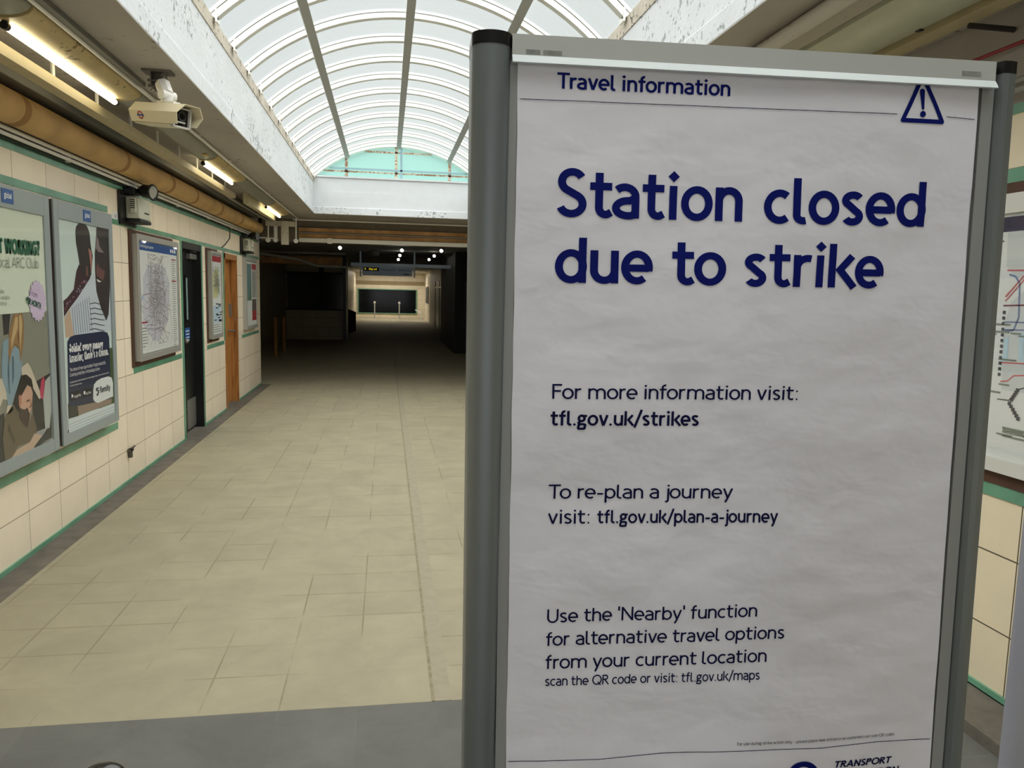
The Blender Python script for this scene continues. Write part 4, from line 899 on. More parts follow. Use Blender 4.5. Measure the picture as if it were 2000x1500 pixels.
# --- services across the far end (Y about 13)
solo(MB().mat(M_pipe).cyl((-1.52, 13.25, 2.752), (2.3, 13.25, 2.752), .013, n=10), 'cross_conduit', None, 'pale conduit crossing the ceiling beyond the rooflight', 'pipe', smooth=True)
M_board = mat('brown_timber_board', (188, 142, 92), .7, noise_amt=.3, noise_scale=6)
b = MB().mat(M_board).box(-1.45, 2.3, 13.44, 13.50, 2.575, 2.64); solo(b, 'timber_board', None, 'upper of the two brown boards across the hall opening', 'board', 'boards across the hall opening')
b = MB().mat(M_board).box(-1.45, 2.3, 13.44, 13.50, 2.475, 2.54); solo(b, 'timber_board', None, 'lower of the two brown boards across the hall opening', 'board', 'boards across the hall opening')
solo(MB().mat(M_pipeg).cyl((-1.45, 13.42, 2.557), (2.3, 13.42, 2.557), .011, n=10), 'cross_conduit', None, 'grey conduit between the two brown boards', 'pipe', smooth=True)
struct(MB().box(-2.05, 2.4, 13.5, 13.6, 2.41, ZC), 'trim_22', mat('beam_paint', (120, 112, 98), .8, noise_amt=.15))
b = MB().mat(mat('white_duct', (236, 232, 222), .5)).box(-1.44, 2.3, 13.38, 13.49, 2.40, 2.468, .006).box(-.98, -.90, 13.36, 13.40, 2.385, 2.475)
solo(b, 'cable_duct', None, 'long white duct at the bottom edge of the crossing beam', 'duct')
M_box = mat('cream_metal_box', (206, 198, 178), .45)
b = MB().mat(M_box).box(-1.905, -1.455, 12.93, 13.0, 2.612, 2.69, .004); b.mat(M_black).box(-1.75, -1.72, 12.928, 12.93, 2.635, 2.642); solo(b, 'junction_box', None, 'wide cream junction box below the farthest ceiling light', 'junction box')
b = MB().mat(M_box).box(-1.66, -1.545, 12.88, 12.925, 2.318, 2.69, .004); b.mat(M_black).cyl((-1.64, 12.878, 2.50), (-1.64, 12.88, 2.50), .006).cyl((-1.566, 12.878, 2.50), (-1.566, 12.88, 2.50), .006); solo(b, 'panel_box', None, 'tall cream panel box hanging beside the junction box', 'panel box')
def pendant(x, z1, z0, wd, lab):
    e = empty('conduit_drop', (x, 13.0, z1), lab, 'conduit drop', 'round-ended conduit drops at the wall end')
    wb(MB().mat(M_pipe).box(x-wd, x+wd, 12.94, 12.96, z0, z1) if wd > .02 else MB().mat(M_pipe).cyl((x, 12.95, z0), (x, 12.95, z1), wd, n=10), 'stem', None, e)
    wb(MB().mat(M_pipe).cyl((x, 12.915, z0), (x, 12.965, z0), .036, n=20), 'round_box', None, e, smooth=True)
pendant(-1.868, 2.61, 2.385, .012, 'leftmost round-ended conduit drop below the junction box')
pendant(-1.752, 2.61, 2.39, .027, 'flat-stemmed conduit drop in the middle, left of the panel box')
pendant(-1.437, 2.745, 2.385, .012, 'round-ended conduit drop right of the tall panel box')
solo(MB().mat(M_pipe).cyl((-2.0, 12.97, 2.425), (-1.75, 12.97, 2.415), .012, n=10), 'cross_conduit', None, 'short pale conduit joining the two left drops', 'pipe', smooth=True)

# ------------------------------------------------------------------ surveillance camera on its ceiling bracket
M_camb = mat('cream_camera_housing', (222, 212, 182), .4, noise_amt=.03); M_camw = mat('white_bracket', (214, 212, 206), .4)
cc = empty('security_camera', (-1.235, 4.63, 2.783), 'cream security camera on a ceiling bracket above the left adverts', 'camera')
A = onY(325, 225, 4.50)
ax = Vector((.80, -.58, -.12)).normalized(); lt = Vector((0, 0, 1)).cross(ax).normalized(); upv = ax.cross(lt)
MC = Matrix(((ax.x, lt.x, upv.x, A.x), (ax.y, lt.y, upv.y, A.y), (ax.z, lt.z, upv.z, A.z), (0, 0, 0, 1)))
def cam_part(name, b, **k): return wb(b, name, None, cc, **k)
hood = [(-.062, -.050), (-.086, .006), (-.046, .054), (.046, .054), (.086, .006), (.062, -.050)]
inn = [(y*.95, z*.94-.0005) for y, z in hood]
b = MB().mat(M_camb); b.M = MC
# front of the hood reaches further forward at the top
def hring(x, P, rake=0): return [(x + (z+.05)*rake, y, z) for y, z in P]
b.loft([hring(-.19, hood), hring(.16, hood, .35)], close=False); b.loft([hring(-.19, inn), hring(.16, inn, .35)], close=False)
o_, i_ = hring(.16, hood, .35), hring(.16, inn, .35)
for k in range(5): b.add([o_[k], o_[k+1], i_[k+1], i_[k]], [(0, 1, 2, 3)])
b.add(hring(-.19, hood), [(0, 1, 2, 3, 4, 5)])
cam_part('sun_hood', b)
b = MB().mat(M_camb); b.M = MC; b.box(-.18, .10, -.056, .056, -.058, .040, .006); cam_part('body', b)
b = MB().mat(M_camw); b.M = MC
for (a0, a1, c0, c1) in ((-.056, -.046, -.062, .042), (.046, .056, -.062, .042), (-.056, .056, -.062, -.053), (-.056, .056, .034, .042)): b.box(.10, .125, a0, a1, c0, c1)
cam_part('window_frame', b)
b = MB().mat(M_dkglass); b.M = MC; b.box(.10, .108, -.046, .046, -.053, .034); cam_part('window', b)
b = MB().mat(mat('lens_grey', (60, 62, 66), .3)); b.M = MC; b.cyl((.108, .008, .0), (.112, .008, .0), .026, n=24); b.mat(M_dkglass).cyl((.112, .008, 0), (.114, .008, 0), .017, n=24); b.mat(M_camw).box(.108, .112, -.034, .030, -.036, -.028); cam_part('lens', b)
b = MB().M and None
b = MB(); b.M = MC; b.mat(M_red)
for s in (-1, 1):
    for i in range(24):
        a0, a1 = 2*pi*i/24, 2*pi*(i+1)/24; q = lambda a, r_: (-.105 + r_*cos(a)*.8, s*(.0870 - abs(r_*sin(a)-.012)*.0), .006)
    # ring and bar lie on the lower side flank of the hood
    n0 = Vector((0, s*.056, .024)).normalized(); up_ = Vector((0, s*.024, .056)).normalized(); c_ = Vector((-.105, s*.0755, -.018)) + Vector((0, s*.92, -.39))*.0012
    up_ = Vector((0, s*.024, .056)).normalized()
    for i in range(24):
        a0, a1 = 2*pi*i/24, 2*pi*(i+1)/24
        b.mat(M_red).add([c_ + Vector((cos(t_)*r_, 0, 0)) + up_*sin(t_)*r_ for t_, r_ in ((a0, .021), (a1, .021), (a1, .014), (a0, .014))], [(0, 1, 2, 3)])
    nn = Vector((0, s*.92, -.39))*.0006
    b.mat(M_blue).add([c_ + nn + Vector((x_, 0, 0)) + up_*z_ for x_, z_ in ((-.026, -.004), (.026, -.004), (.026, .004), (-.026, .004))], [(0, 1, 2, 3)])
cam_part('roundel_sticker', b)
top = A + upv*.056
b = MB().mat(M_camw); b.M = MC; b.box(-.055, .075, -.022, .022, .056, .070); cam_part('mounting_plate', b)
j = A + upv*.10
b = MB().mat(M_camw); b.cyl(A + upv*.066, j, .030, n=16).cyl(j - lt*.042, j + lt*.042, .026, n=20); cam_part('tilt_joint', b, smooth=True)
base = Vector((-1.235, 4.63, 2.783))
b = MB().mat(M_camw).cyl(j, (j.x+(base.x-j.x)*.5, j.y+(base.y-j.y)*.5, j.z+(base.z-j.z)*.45), .036, .040, n=8); cam_part('swivel', b)
b = MB().mat(mat('rusty_bracket', (98, 94, 88), .6, noise_amt=.3, noise_scale=30)); mid = j + (base-j)*.42
b.box(base.x-.075, base.x+.075, base.y-.05, base.y+.05, 2.772, 2.7825).box(base.x-.035, base.x-.028, base.y-.04, base.y+.04, mid.z, 2.775).box(base.x+.028, base.x+.035, base.y-.04, base.y+.04, mid.z, 2.775).box(base.x-.03, base.x+.03, base.y+.0, base.y+.01, mid.z, 2.775)
for z in (2.73, 2.70): b.cyl((base.x-.05, base.y-.02, z), (base.x+.052, base.y-.02, z), .008, n=8)
cam_part('ceiling_bracket', b)
solo(MB().mat(M_greyt).tube([(-1.36, 4.95, 2.757), (-1.34, 4.9, 2.74), (-1.30, 4.78, 2.72), (-1.27, 4.70, 2.70)], .008, 8), 'camera_cable', None, 'dark cable from the left ceiling conduit to the security camera', 'cable', smooth=True)

# ------------------------------------------------------------------ the dark hall: furniture, signs, lights
M_yel = mat('yellow_post', (150, 104, 34), .5)
for (x, y), lb in (((-2.60, 18.97), 'nearer yellow post standing in the dark hall recess'), ((-2.61, 20.55), 'farther yellow post standing in the dark hall recess')):
    solo(MB().mat(M_yel).cyl((x, y, 0), (x, y, .90), .045, n=16).sphere((x, y, .90), .045, 14, z0=0), 'bollard', None, lb, 'post', 'yellow posts in the hall', smooth=True)
solo(MB().mat(M_black).box(-1.37, -1.27, 25.2, 25.7, 0, HZ-.001), 'hall_pillar', None, 'dark narrow pillar at the corner of the hall shop front', 'pillar')
e = empty('notice_board', (-1.25, 28.8, 0), 'dark red leaning notice board by the passage corner', 'board')
wb(MB().mat(mat('maroon_board', (92, 30, 34), .5)).add([(-1.38, 28.3, .04), (-1.10, 28.9, .14), (-1.10, 28.9, .80), (-1.38, 28.3, .94), (-1.42, 28.34, .04), (-1.14, 28.94, .14), (-1.14, 28.94, .80), (-1.42, 28.34, .94)], [(0, 1, 2, 3), (7, 6, 5, 4), (0, 4, 5, 1), (1, 5, 6, 2), (2, 6, 7, 3), (3, 7, 4, 0)]), 'panel', None, e)
wb(MB().mat(M_alu).cyl((-1.38, 28.28, .95), (-1.10, 28.88, .81), .02, n=8).cyl((-1.40, 28.30, 0), (-1.40, 28.30, .94), .015, n=8).cyl((-1.12, 28.9, 0), (-1.12, 28.9, .8), .015, n=8), 'frame', None, e)
solo(MB().mat(M_dkglass).box(-1.60, 1.72, 46.14, 46.19, .35, 1.69), 'shutter_panel', None, 'wide black panel with green edge on the far tiled wall', 'panel')
solo(MB().mat(M_green).box(-1.66, -1.605, 46.13, 46.19, .30, 1.74).box(1.725, 1.78, 46.13, 46.19, .30, 1.74).box(-1.605, 1.725, 46.13, 46.19, 1.695, 1.74).box(-1.605, 1.725, 46.13, 46.19, .30, .345), 'panel_surround', None, 'green tile surround of the black panel on the far wall', 'frame')
for x, lb in ((-.672, 'left steel post before the black far panel'), (.745, 'right steel post before the black far panel')):
    solo(MB().mat(M_alu).cyl((x, 45.6, 0), (x, 45.6, .93), .035, n=12).sphere((x, 45.6, .93), .075, 12, sz=1.3), 'bollard', None, lb, 'post', 'steel posts before the far panel', smooth=True)
solo(MB().mat(M_white2).tube([(1.70, 45.9, .55), (1.96, 44.6, .42), (1.96, 44.6, 0)], .03, 8), 'handrail', None, 'short white handrail at the right of the far panel', 'handrail', smooth=True)
# overhead direction sign
YG = 21.6
g = empty('direction_sign', (.03, YG, 2.02), 'grey overhead direction sign with yellow way out panel', 'sign')
M_sg = mat('sign_grey_glowing', (150, 160, 164), .5, emit=(150, 164, 172), estr=.07)  # faint glow added so sign, hangers and beam show in the dark hall
wb(MB().mat(M_sg).box(-.645, .70, YG-.06, YG+.06, 2.035, 2.275, .006), 'sign_box', None, g)
wb(MB().mat(M_black).box(-.62, -.20, YG-.064, YG-.06, 2.155, 2.255), 'way_out_panel', None, g)
b = MB().mat(mat('sign_yellow', (236, 214, 50), .5, emit=(236, 214, 50), estr=.6)); put_text(b, '+ Way out', lambda u, v: (u, YG-.068, v), (-.50, 2.185), (-.26, 2.185), .035, .22)  # lettering also has a glow of its own
b.poly([(-.595, YG-.068, 2.215), (-.572, YG-.068, 2.185), (-.549, YG-.068, 2.215)]).box(-.578, -.566, YG-.068, YG-.066, 2.21, 2.238); wb(b, 'way_out_text', None, g)
b = MB().mat(M_navy); put_text(b, 'Trains 1 2', lambda u, v: (u, YG-.068, v), (-.10, 2.175), (.22, 2.175), .032, .2); put_text(b, 'District line', lambda u, v: (u, YG-.068, v), (.33, 2.175), (.66, 2.175), .030, .2)
b.poly([(-.155, YG-.068, 2.21), (-.135, YG-.068, 2.18), (-.115, YG-.068, 2.21)]); b.mat(M_black).box(.46, .62, YG-.066, YG-.06, 2.075, 2.10); wb(b, 'route_text', None, g)
for x in (-.70, .76): wb(MB().mat(M_sg).box(x-.02, x+.02, YG-.03, YG+.03, 2.0, HZ-.001), 'hanger', None, g)
solo(MB().mat(M_sg).box(-.95, 1.75, YG-.15, YG-.09, 2.275, 2.365), 'sign_gantry', None, 'grey beam across the hall ceiling above the direction sign', 'gantry')
solo(MB().mat(M_greyt).box(-.9, 1.7, 23.0, 23.08, 2.62, 2.699), 'sign_gantry', None, 'dark beam across the hall behind the direction sign', 'gantry')
solo(MB().mat(M_greyt).sphere((-.30, 19.0, 2.52), .09, 16, sx=1.5).cyl((-.75, 19.0, 2.58), (-.3, 19.0, 2.56), .02), 'ceiling_fitting', None, 'dark rounded fitting on the hall ceiling left of the spotlights', 'fitting', smooth=True)
M_spot = mat('spotlight_glow', (255, 255, 245), .5, emit=(255, 252, 235), estr=22.0)
SP = [(664, 484, 18.5), (785, 489, 18.8), (781, 499, 21.4), (778, 507, 24.0), (862, 490, 18.6), (848, 500, 21.2), (838, 507, 23.7)]
where = ['leftmost lit spotlight in the dark hall, near the shop front', 'nearest of the middle row of three hall spotlights', 'second of the middle row of three hall spotlights', 'farthest of the middle row of three hall spotlights', 'nearest of the right row of three hall spotlights', 'second of the right row of three hall spotlights', 'farthest of the right row of three hall spotlights']
for (x, y, Y), lb in zip(SP, where):
    p_ = onY(x, y, Y); p_.z = min(p_.z, HZ-.07); e = empty('ceiling_spotlight', p_, lb, 'spotlight', 'lit spotlights on the hall ceiling')
    wb(MB().mat(M_greyt).cyl(p_ + Vector((.03, .10, .05)), p_, .035, .05, 14).box(p_.x-.01, p_.x+.01, p_.y+.05, p_.y+.08, p_.z, HZ-.001), 'housing', None, e, smooth=True)
    wb(MB().mat(M_spot).sphere((p_.x, p_.y-.005, p_.z), .036, 12), 'bulb', None, e, smooth=True)
# unseen ceiling light added to brighten the far wall
for y in (44.2,):
    e = empty('fluorescent_light', (.2, y, HZ-.07), 'added unseen ceiling light over the far wall beyond the sign', 'ceiling light')
    wb(MB().mat(M_white2).box(-.6, 1.0, y-.08, y+.08, HZ-.05, HZ-.001), 'body', None, e)
    ld = bpy.data.lights.new('lamp', 'AREA'); ld.shape = 'RECTANGLE'; ld.size = 3.0; ld.size_y = .6; ld.energy = 85; ld.color = (1, .95, .84)
    lo = bpy.data.objects.new('lamp', ld); COL.objects.link(lo); lo.parent = e; lo.location = (0, 0, 0)
# right hand doors and frames of the passage
for y0, y1, m_, nm, lb in ((26.4, 28.6, M_black, 'shop_window', 'nearer dark framed window on the right of the hall passage'), (30.0, 35.2, M_black, 'metal_doorway', 'tall grey and black doorway on the right of the hall passage')):
    e = empty(nm, (2.25, (y0+y1)/2, 0), lb, 'doorway')
    wb(MB().mat(m_).box(2.20, 2.249, y0, y1, .35 if y0 < 30 else .02, 2.1), 'panel', None, e)
    b = MB().mat(M_alu)
    for y in (y0, (y0+y1)/2, y1): b.box(2.17, 2.20, y-.05, y+.05, .35 if y0 < 30 else 0, 2.1)
    b.box(2.17, 2.20, y0, y1, 1.8, 1.86); wb(b, 'frame', None, e)
for y0, lb in ((42.0, 'nearer of two notices on the bright wall at the passage end'), (43.6, 'farther of two notices on the bright wall at the passage end')):
    solo(MB().mat(M_greyt).box(2.21, 2.249, y0, y0+1.0, 1.0, 1.9), 'wall_notice', None, lb, 'notice', 'notices at the passage end')
# pipes and boxes over the hall shop front
solo(MB().mat(M_pipeg).cyl((-3.2, 19.5, 2.50), (-1.0, 19.5, 2.50), .03), 'hall_pipe', None, 'horizontal pale pipe high on the left of the dark hall', 'pipe', smooth=True)
solo(MB().mat(M_pipeg).tube([(-3.14, 18.6, 2.45), (-2.1, 19.0, 2.32), (-1.65, 19.2, 2.18), (-.95, 19.2, 2.17)], .035), 'hall_pipe', None, 'bent pale pipe high on the left of the dark hall', 'pipe', smooth=True)
solo(MB().mat(M_board).box(-3.2, -1.1, 19.9, 19.95, 2.24, 2.42), 'timber_board', None, 'brown board behind the pipes in the dark hall', 'board')
# ------------------------------------------------------------------ the poster stand in front
SA = Vector((0.99884611, -0.04789622, 0.00352228)); SB = Vector((-0.00265593, 0.01813963, 0.99983194))
SN = SA.cross(SB).normalized() * -1                # towards the scene behind: local +Y
SN = SB.cross(SA).normalized() if SB.cross(SA).y > 0 else SA.cross(SB).normalized()
SO = Vector((0.10897163, 0.98504592, 0.570))
MS = Matrix(((SA.x, SN.x, SB.x, SO.x), (SA.y, SN.y, SB.y, SO.y), (SA.z, SN.z, SB.z, SO.z), (0, 0, 0, 1)))
if MS.to_3x3().determinant() < 0: SN = -SN
def sg(x, y):
    """point of the photograph met with the poster's plane -> (u, v)"""
    d = sight(x, y); k = (SO - CAM_P).dot(SN)/d.dot(SN); p = CAM_P + d*k - SO
    return p.dot(SA), p.dot(SB)
VF = -.57                                          # floor level in the stand's own height
st = bpy.data.objects.new('poster_stand', None); COL.objects.link(st)
MSf = MS.copy(); MSf.translation = SO + SB*VF; st.matrix_world = MSf
tag(st, 'tall grey metal poster stand with black-capped round posts in front', 'sign stand')
def sp_(name, b, mat_=None, **k):                  # mesh written in (u, depth, v), v from SO
    o = b.build(name, mat_, None, **k); o.data.transform(Matrix.Translation((0, 0, -VF))); o.parent = st; return o
M_post = mat('satin_grey_aluminium', (122, 128, 130), .42, metal=.55, noise_amt=.03, noise_scale=3)
M_head = mat('grey_coated_header', (190, 193, 188), .45, metal=.1)
M_lip = mat('lit_header_lip', (214, 222, 222), .4)  # paler than the header: overhead light on the lip put into its colour
M_cap = mat('black_plastic_cap', (14, 14, 15), .3)
M_pan = mat('grey_back_panel', (150, 152, 150), .55)
# left post: half-round section with a flat inner face; right post: chamfered inner facet
def left_prof(uin): return [(uin, .012), (uin, -.022)] + [(uin*.5 + (uin*.5)*cos(a), -.022 - .020*sin(a)) for a in [pi*i/14 for i in range(1, 14)]] + [(0, -.020), (0, .030), (.006, .040), (uin, .040)]
def lp(b, v0, v1, u0, u1, grow=0):
    A_, B_ = left_prof(u0), left_prof(u1); b.loft([[(x*(1+grow)-grow*.02, y*(1+grow)+.026, v0) for x, y in A_], [(x*(1+grow)-grow*.02, y*(1+grow)+.026, v1) for x, y in B_]])
b = MB().mat(M_post); lp(b, VF+.03, 1.3605, .036, .050); sp_('post', b, smooth=True)
b = MB().mat(M_cap); lp(b, 1.3605, 1.376, .0505, .0505, .02); sp_('post_cap', b, smooth=True)
RP = [(x, y+.024) for x, y in [(.7505, .026), (.7505, -.008), (.7485, -.022), (.742, -.030), (.732, -.032), (.7235, -.0315), (.712, -.012), (.712, .030), (.735, .034)]]
b = MB().mat(M_post); b.prismZ(RP, VF+.03, 1.3615); sp_('post', b)
b = MB().mat(M_cap); b.prismZ([(x + (.0008 if x > .73 else -.0006), y*1.03) for x, y in RP], 1.3615, 1.3775); sp_('post_cap', b)
b = MB().mat(M_pan); b.box(.044, .716, .004, .012, -.42, 1.37).box(.044, .0585, -.001, .004, -.30, 1.345).box(.6985, .716, -.001, .004, -.30, 1.345); sp_('back_panel', b)
b = MB().mat(M_head); b.prismX([(-.0075, 1.3755), (-.0075, 1.3495), (-.005, 1.3495), (-.005, 1.372), (.012, 1.372), (.012, 1.3755)], .0505, .7115)
b.mat(mat('adhesive_residue', (140, 142, 138), .7, noise_amt=.3, noise_scale=90))
for (a_, c_, v0, v1) in ((.068, .086, 1.3515, 1.3572), (.090, .114, 1.3515, 1.3572), (.662, .690, 1.3545, 1.361)): b.box(a_, c_, -.0078, -.0075, v0, v1)
sp_('header_bar', b)
b = MB().mat(M_lip); b.prismX([(-.0078, 1.3500), (-.0125, 1.3435), (-.0145, 1.3395), (-.013, 1.3388), (-.0065, 1.3400), (-.005, 1.3500)], .0505, .7115); sp_('header_lip', b, smooth=True)
b = MB().mat(M_head); b.box(.045, .7115, -.008, .012, -.33, -.30); sp_('lower_rail', b)
b = MB().mat(M_post); b.box(-.01, .055, -.2, .25, VF, VF+.03, .006); sp_('foot', b)
b = MB().mat(M_post); b.box(.705, .765, -.2, .25, VF, VF+.03, .006); sp_('foot', b)

# --- the paper poster
def wave(u, v):
    p = Vector((u*6.0, v*8.5, .3)); n1 = noise.noise(p); p = Vector((u*16, v*26, 4.1)); n2 = noise.noise(p)
    n3 = abs(noise.noise(Vector((u*30, v*46, 9.2))))
    edge = min(1, max(0, (u-.059)/.04)) * min(1, max(0, (.694-u)/.05))
    return -.0015 - (.0042*n1 + .0012*n2 + .0004*n3) * (.35+.65*edge)
UL, UR, VB, VT = .0588, .6945, .335, 1.349
NU, NV = 110, 170
vs = []; fs = []
def redge(v):                                       # right edge wavers, bottom runs a little wider
    return UR - .0015 + .004*max(0, (1.0-v)) + .0012*noise.noise(Vector((0, v*9, 2)))
for j in range(NV+1):
    v = VB + (VT-VB)*j/NV
    for i in range(NU+1):
        u = UL + (redge(v)-UL)*i/NU
        if i == 0: u += .0008*noise.noise(Vector((3, v*14, 0)))
        vs.append((u, wave(u, v), v))
for j in range(NV):
    for i in range(NU): k = j*(NU+1)+i; fs.append((k, k+1, k+NU+2, k+NU+1))
M_sheet = bpy.data.materials.new('wrinkled_white_paper'); M_sheet.use_nodes = True; nt = M_sheet.node_tree; N = nt.nodes; L = nt.links; p = N['Principled BSDF']
p.inputs['Base Color'].default_value = srgb(236, 236, 244); p.inputs['Roughness'].default_value = .5; p.inputs['Specular IOR Level'].default_value = .35
tc = N.new('ShaderNodeTexCoord'); mp = N.new('ShaderNodeMapping'); mp.inputs['Scale'].default_value = (1, 1, 1.5); L.new(tc.outputs['Object'], mp.inputs[0])
n1 = N.new('ShaderNodeTexNoise'); n1.inputs['Scale'].default_value = 11; n1.inputs['Detail'].default_value = 3; n1.inputs['Distortion'].default_value = .15; L.new(mp.outputs[0], n1.inputs['Vector'])
n2 = N.new('ShaderNodeTexVoronoi'); n2.inputs['Scale'].default_value = 9; n2.feature = 'SMOOTH_F1'; L.new(mp.outputs[0], n2.inputs['Vector'])
ad = math_node(N, L, 'MULTIPLY_ADD', n2.outputs['Distance'], .15, n1.outputs['Fac'])
bp = N.new('ShaderNodeBump'); bp.inputs['Strength'].default_value = .45; bp.inputs['Distance'].default_value = .01; L.new(ad, bp.inputs['Height']); L.new(bp.outputs[0], p.inputs['Normal'])
b = MB(); b.v = [Vector(q) for q in vs]; b.f = fs; b.m = [0]*len(fs); b.mats = [M_sheet]
paper = b.build('paper_poster', None); paper.data.transform(Matrix.Translation((0, 0, -VB)))
MP = MS.copy(); MP.translation = SO + SB*VB; paper.matrix_world = MP
for q in paper.data.polygons: q.use_smooth = True
tag(paper, 'wrinkled white notice reading Station closed due to strike, held in the grey stand', 'poster')
M_ink = mat('dark_blue_ink', (0, 16, 106), .6, spec=.15); M_ink2 = mat('navy_ink', (4, 8, 62), .6, spec=.15); M_inkg = mat('small_print_ink', (40, 38, 52), .5)
def on_paper(u, v, lift=.0009): return (u, wave(u, v)-lift, v-VB)
def line_of(b, txt, x0, y0, x1, y1, xhpx, w, **k):
    a_, c_ = sg(x0, y0), sg(x1, y1); put_text(b, txt, on_paper, a_, c_, xhpx*.000705, w, **k)
def pp_(name, b):
    o = b.build(name, None); o.parent = paper; return o
b = MB().mat(M_ink); line_of(b, 'Travel information', 1087.5, 173.4, 1425, 188.8, 20.2, .215); pp_('heading_text', b)
b = MB().mat(M_ink)
for q_ in (('Station', 1084.5, 422.8, 1448, 433.4, 62.5), ('closed', 1489.5, 436, 1803, 443.2, 62.5), ('due', 1083, 551.8, 1273, 555, 61), ('to', 1310, 555.8, 1415.5, 557.6, 61), ('strike', 1451, 559, 1723, 563, 61)):
    b = MB().mat(M_ink); line_of(b, *q_, .222); pp_('message_word', b)
b = MB().mat(M_ink2); line_of(b, 'For more information visit:', 1077.6, 778.2, 1557, 780.8, 20.2, .165); line_of(b, 'tfl.gov.uk/strikes', 1074, 830, 1363.5, 831.2, 20.6, .215); pp_('strike_web_text', b)
b = MB().mat(M_ink2); line_of(b, 'To re-plan a journey', 1070.8, 974, 1430, 973, 20.0, .165); line_of(b, 'visit:', 1069.9, 1022.6, 1152.4, 1022, 20.0, .165); line_of(b, 'tfl.gov.uk/plan-a-journey', 1166, 1021.7, 1517.2, 1019.5, 18.8, .205); pp_('journey_web_text', b)
b = MB().mat(M_ink2); line_of(b, "Use the 'Nearby' function", 1067.7, 1215, 1477.5, 1203.4, 19.8, .165); line_of(b, 'for alternative travel options', 1065.2, 1259.8, 1531, 1246.8, 19.8, .165)
line_of(b, 'from your current location', 1064.3, 1304.8, 1496.8, 1292.4, 19.8, .165); line_of(b, 'scan the QR code or visit: tfl.gov.uk/maps', 1063.7, 1338.2, 1482.8, 1326.5, 14.4, .17); pp_('nearby_text', b)
b = MB().mat(M_inkg); line_of(b, 'For use during strike action only', 1438, 1454, 1546, 1450.3, 4.6, .15); line_of(b, '- please place near entrance so customers can scan QR codes', 1550, 1450, 1745, 1434.8, 4.6, .15); pp_('small_print', b)
def rule(b, P_, wd):
    Q = [sg(*p_) for p_ in P_]; R_ = []
    for i in range(len(Q)-1):
        k = 30; R_ += [(Q[i][0]+(Q[i+1][0]-Q[i][0])*j/k, Q[i][1]+(Q[i+1][1]-Q[i][1])*j/k) for j in range(k)]
    R_.append(Q[-1])
    for q in ribbon(R_, wd): b.add([on_paper(*t) for t in q], [(0, 1, 2, 3)])
b = MB().mat(M_ink2); rule(b, [(1015.8, 193.8), (1380, 208.5), (1748.6, 224.4)], .0009); pp_('upper_rule', b); b = MB().mat(M_ink2); rule(b, [(1846, 229), (1901, 234.3)], .0009); pp_('upper_rule', b)
b = MB().mat(M_ink2); rule(b, [(991.8, 1485.3), (1166, 1479.8), (1290, 1469.8), (1350, 1467.2), (1480, 1464), (1600, 1459), (1712.5, 1447), (1814.5, 1442)], .0009); pp_('lower_rule', b)
# warning triangle
b = MB().mat(M_ink); T3 = [sg(1800.5, 149), sg(1759, 236), sg(1837, 239.5)]
w3 = .0058
cen = (sum(p_[0] for p_ in T3)/3, sum(p_[1] for p_ in T3)/3)
for i in range(3):
    a_, c_ = Vector(T3[i]), Vector(T3[(i+1) % 3]); d_ = (c_-a_).normalized(); n_ = Vector((-d_.y, d_.x))*w3/2; K = 14
    for j in range(K):
        p0, p1 = a_ + (c_-a_)*j/K, a_ + (c_-a_)*(j+1)/K; b.add([on_paper(*t) for t in (p0+n_, p1+n_, p1-n_, p0-n_)], [(0, 1, 2, 3)])
    ring = [on_paper(a_.x + cos(2*pi*t/16)*w3/2, a_.y + sin(2*pi*t/16)*w3/2) for t in range(16)]; b.add(ring, [tuple(range(16))])
pp_('warning_triangle', b)
b = MB().mat(M_ink); t0, t1, t2 = sg(1798.6, 180), sg(1798.6, 213), sg(1798.6, 224.5)
b.add([on_paper(*t) for t in ((t0[0]-.0036, t0[1]), (t0[0]+.0036, t0[1]), (t1[0]+.0018, t1[1]), (t1[0]-.0018, t1[1]))], [(0, 1, 2, 3)])
for c_, r_ in ((t0, .0037), (t1, .0019), (t2, .0042)): b.add([on_paper(c_[0]+cos(2*pi*t/18)*r_, c_[1]+sin(2*pi*t/18)*r_) for t in range(18)], [tuple(range(18))])
pp_('exclamation_mark', b)
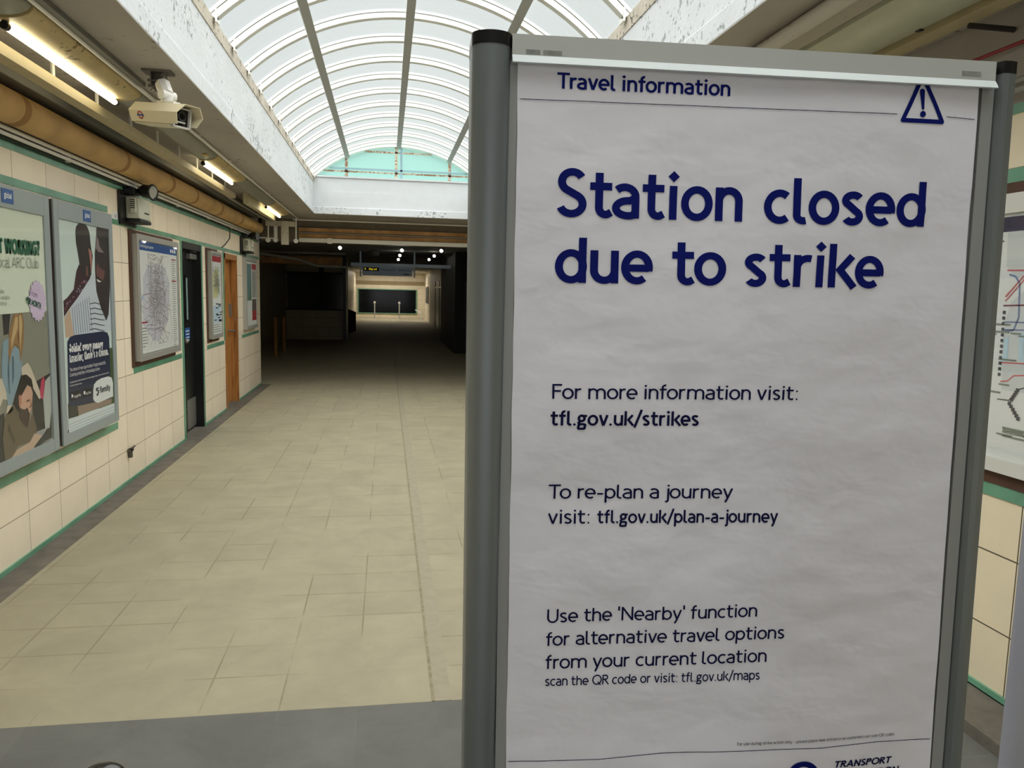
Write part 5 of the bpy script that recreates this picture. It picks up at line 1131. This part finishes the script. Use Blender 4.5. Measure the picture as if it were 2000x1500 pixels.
# roundel and name at the foot
b = MB().mat(M_ink); c_ = sg(1566.5, 1518); R1, R2 = .0258, .0172
for i in range(48):
    a0, a1 = 2*pi*i/48, 2*pi*(i+1)/48
    b.add([on_paper(c_[0]+cos(t)*r_, c_[1]+sin(t)*r_) for t, r_ in ((a0, R1), (a1, R1), (a1, R2), (a0, R2))], [(0, 1, 2, 3)])
for k in range(12):
    u0, u1 = c_[0]-.033+.066*k/12, c_[0]-.033+.066*(k+1)/12; b.add([on_paper(u, v, .0011) for u, v in ((u0, c_[1]-.005), (u1, c_[1]-.005), (u1, c_[1]+.005), (u0, c_[1]+.005))], [(0, 1, 2, 3)])
pp_('roundel', b)
b = MB().mat(M_ink2); line_of(b, 'TRANSPORT', 1626, 1497, 1737, 1488, 10.2, .26, slant=.2); line_of(b, 'FOR LONDON', 1627, 1517, 1751, 1507, 10.2, .26, slant=.2); pp_('operator_name', b)
# ------------------------------------------------------------------ things cut by the frame in the foreground
b = MB().mat(mat('pale_lavender_metal', (176, 180, 192), .35, metal=.4)); P_ = onY(1976, 1275, .62); cx_, cy_ = P_.x+.053, .62
b.cyl((cx_, cy_, .02), (cx_, cy_, 2.0), .04, n=32)
e = empty('sign_post', (cx_, cy_, 0), 'round pale metal post at the lower right edge, beside the poster stand', 'post')
wb(b, 'post', None, e, smooth=True)
wb(MB().mat(M_black).cyl((cx_, cy_, 0), (cx_, cy_, .02), .06, n=32), 'base_plate', None, e)
e = empty('barrier_post', (-.365, 1.005, 0), 'black barrier post with a domed top, just in frame at lower left', 'post')
M_bk = mat('glossy_black', (16, 18, 19), .18)
wb(MB().mat(M_bk).cyl((-.365, 1.005, .03), (-.365, 1.005, .95), .028, n=24), 'pole', None, e, smooth=True)
wb(MB().mat(M_bk).cyl((-.365, 1.005, .92), (-.365, 1.005, .979), .032, n=28).sphere((-.365, 1.005, .979), .032, 28, sz=.55, z0=-.01), 'domed_head', None, e, smooth=True)
wb(MB().mat(M_bk).cyl((-.365, 1.005, 0), (-.365, 1.005, .03), .17, .15, n=32), 'base', None, e)
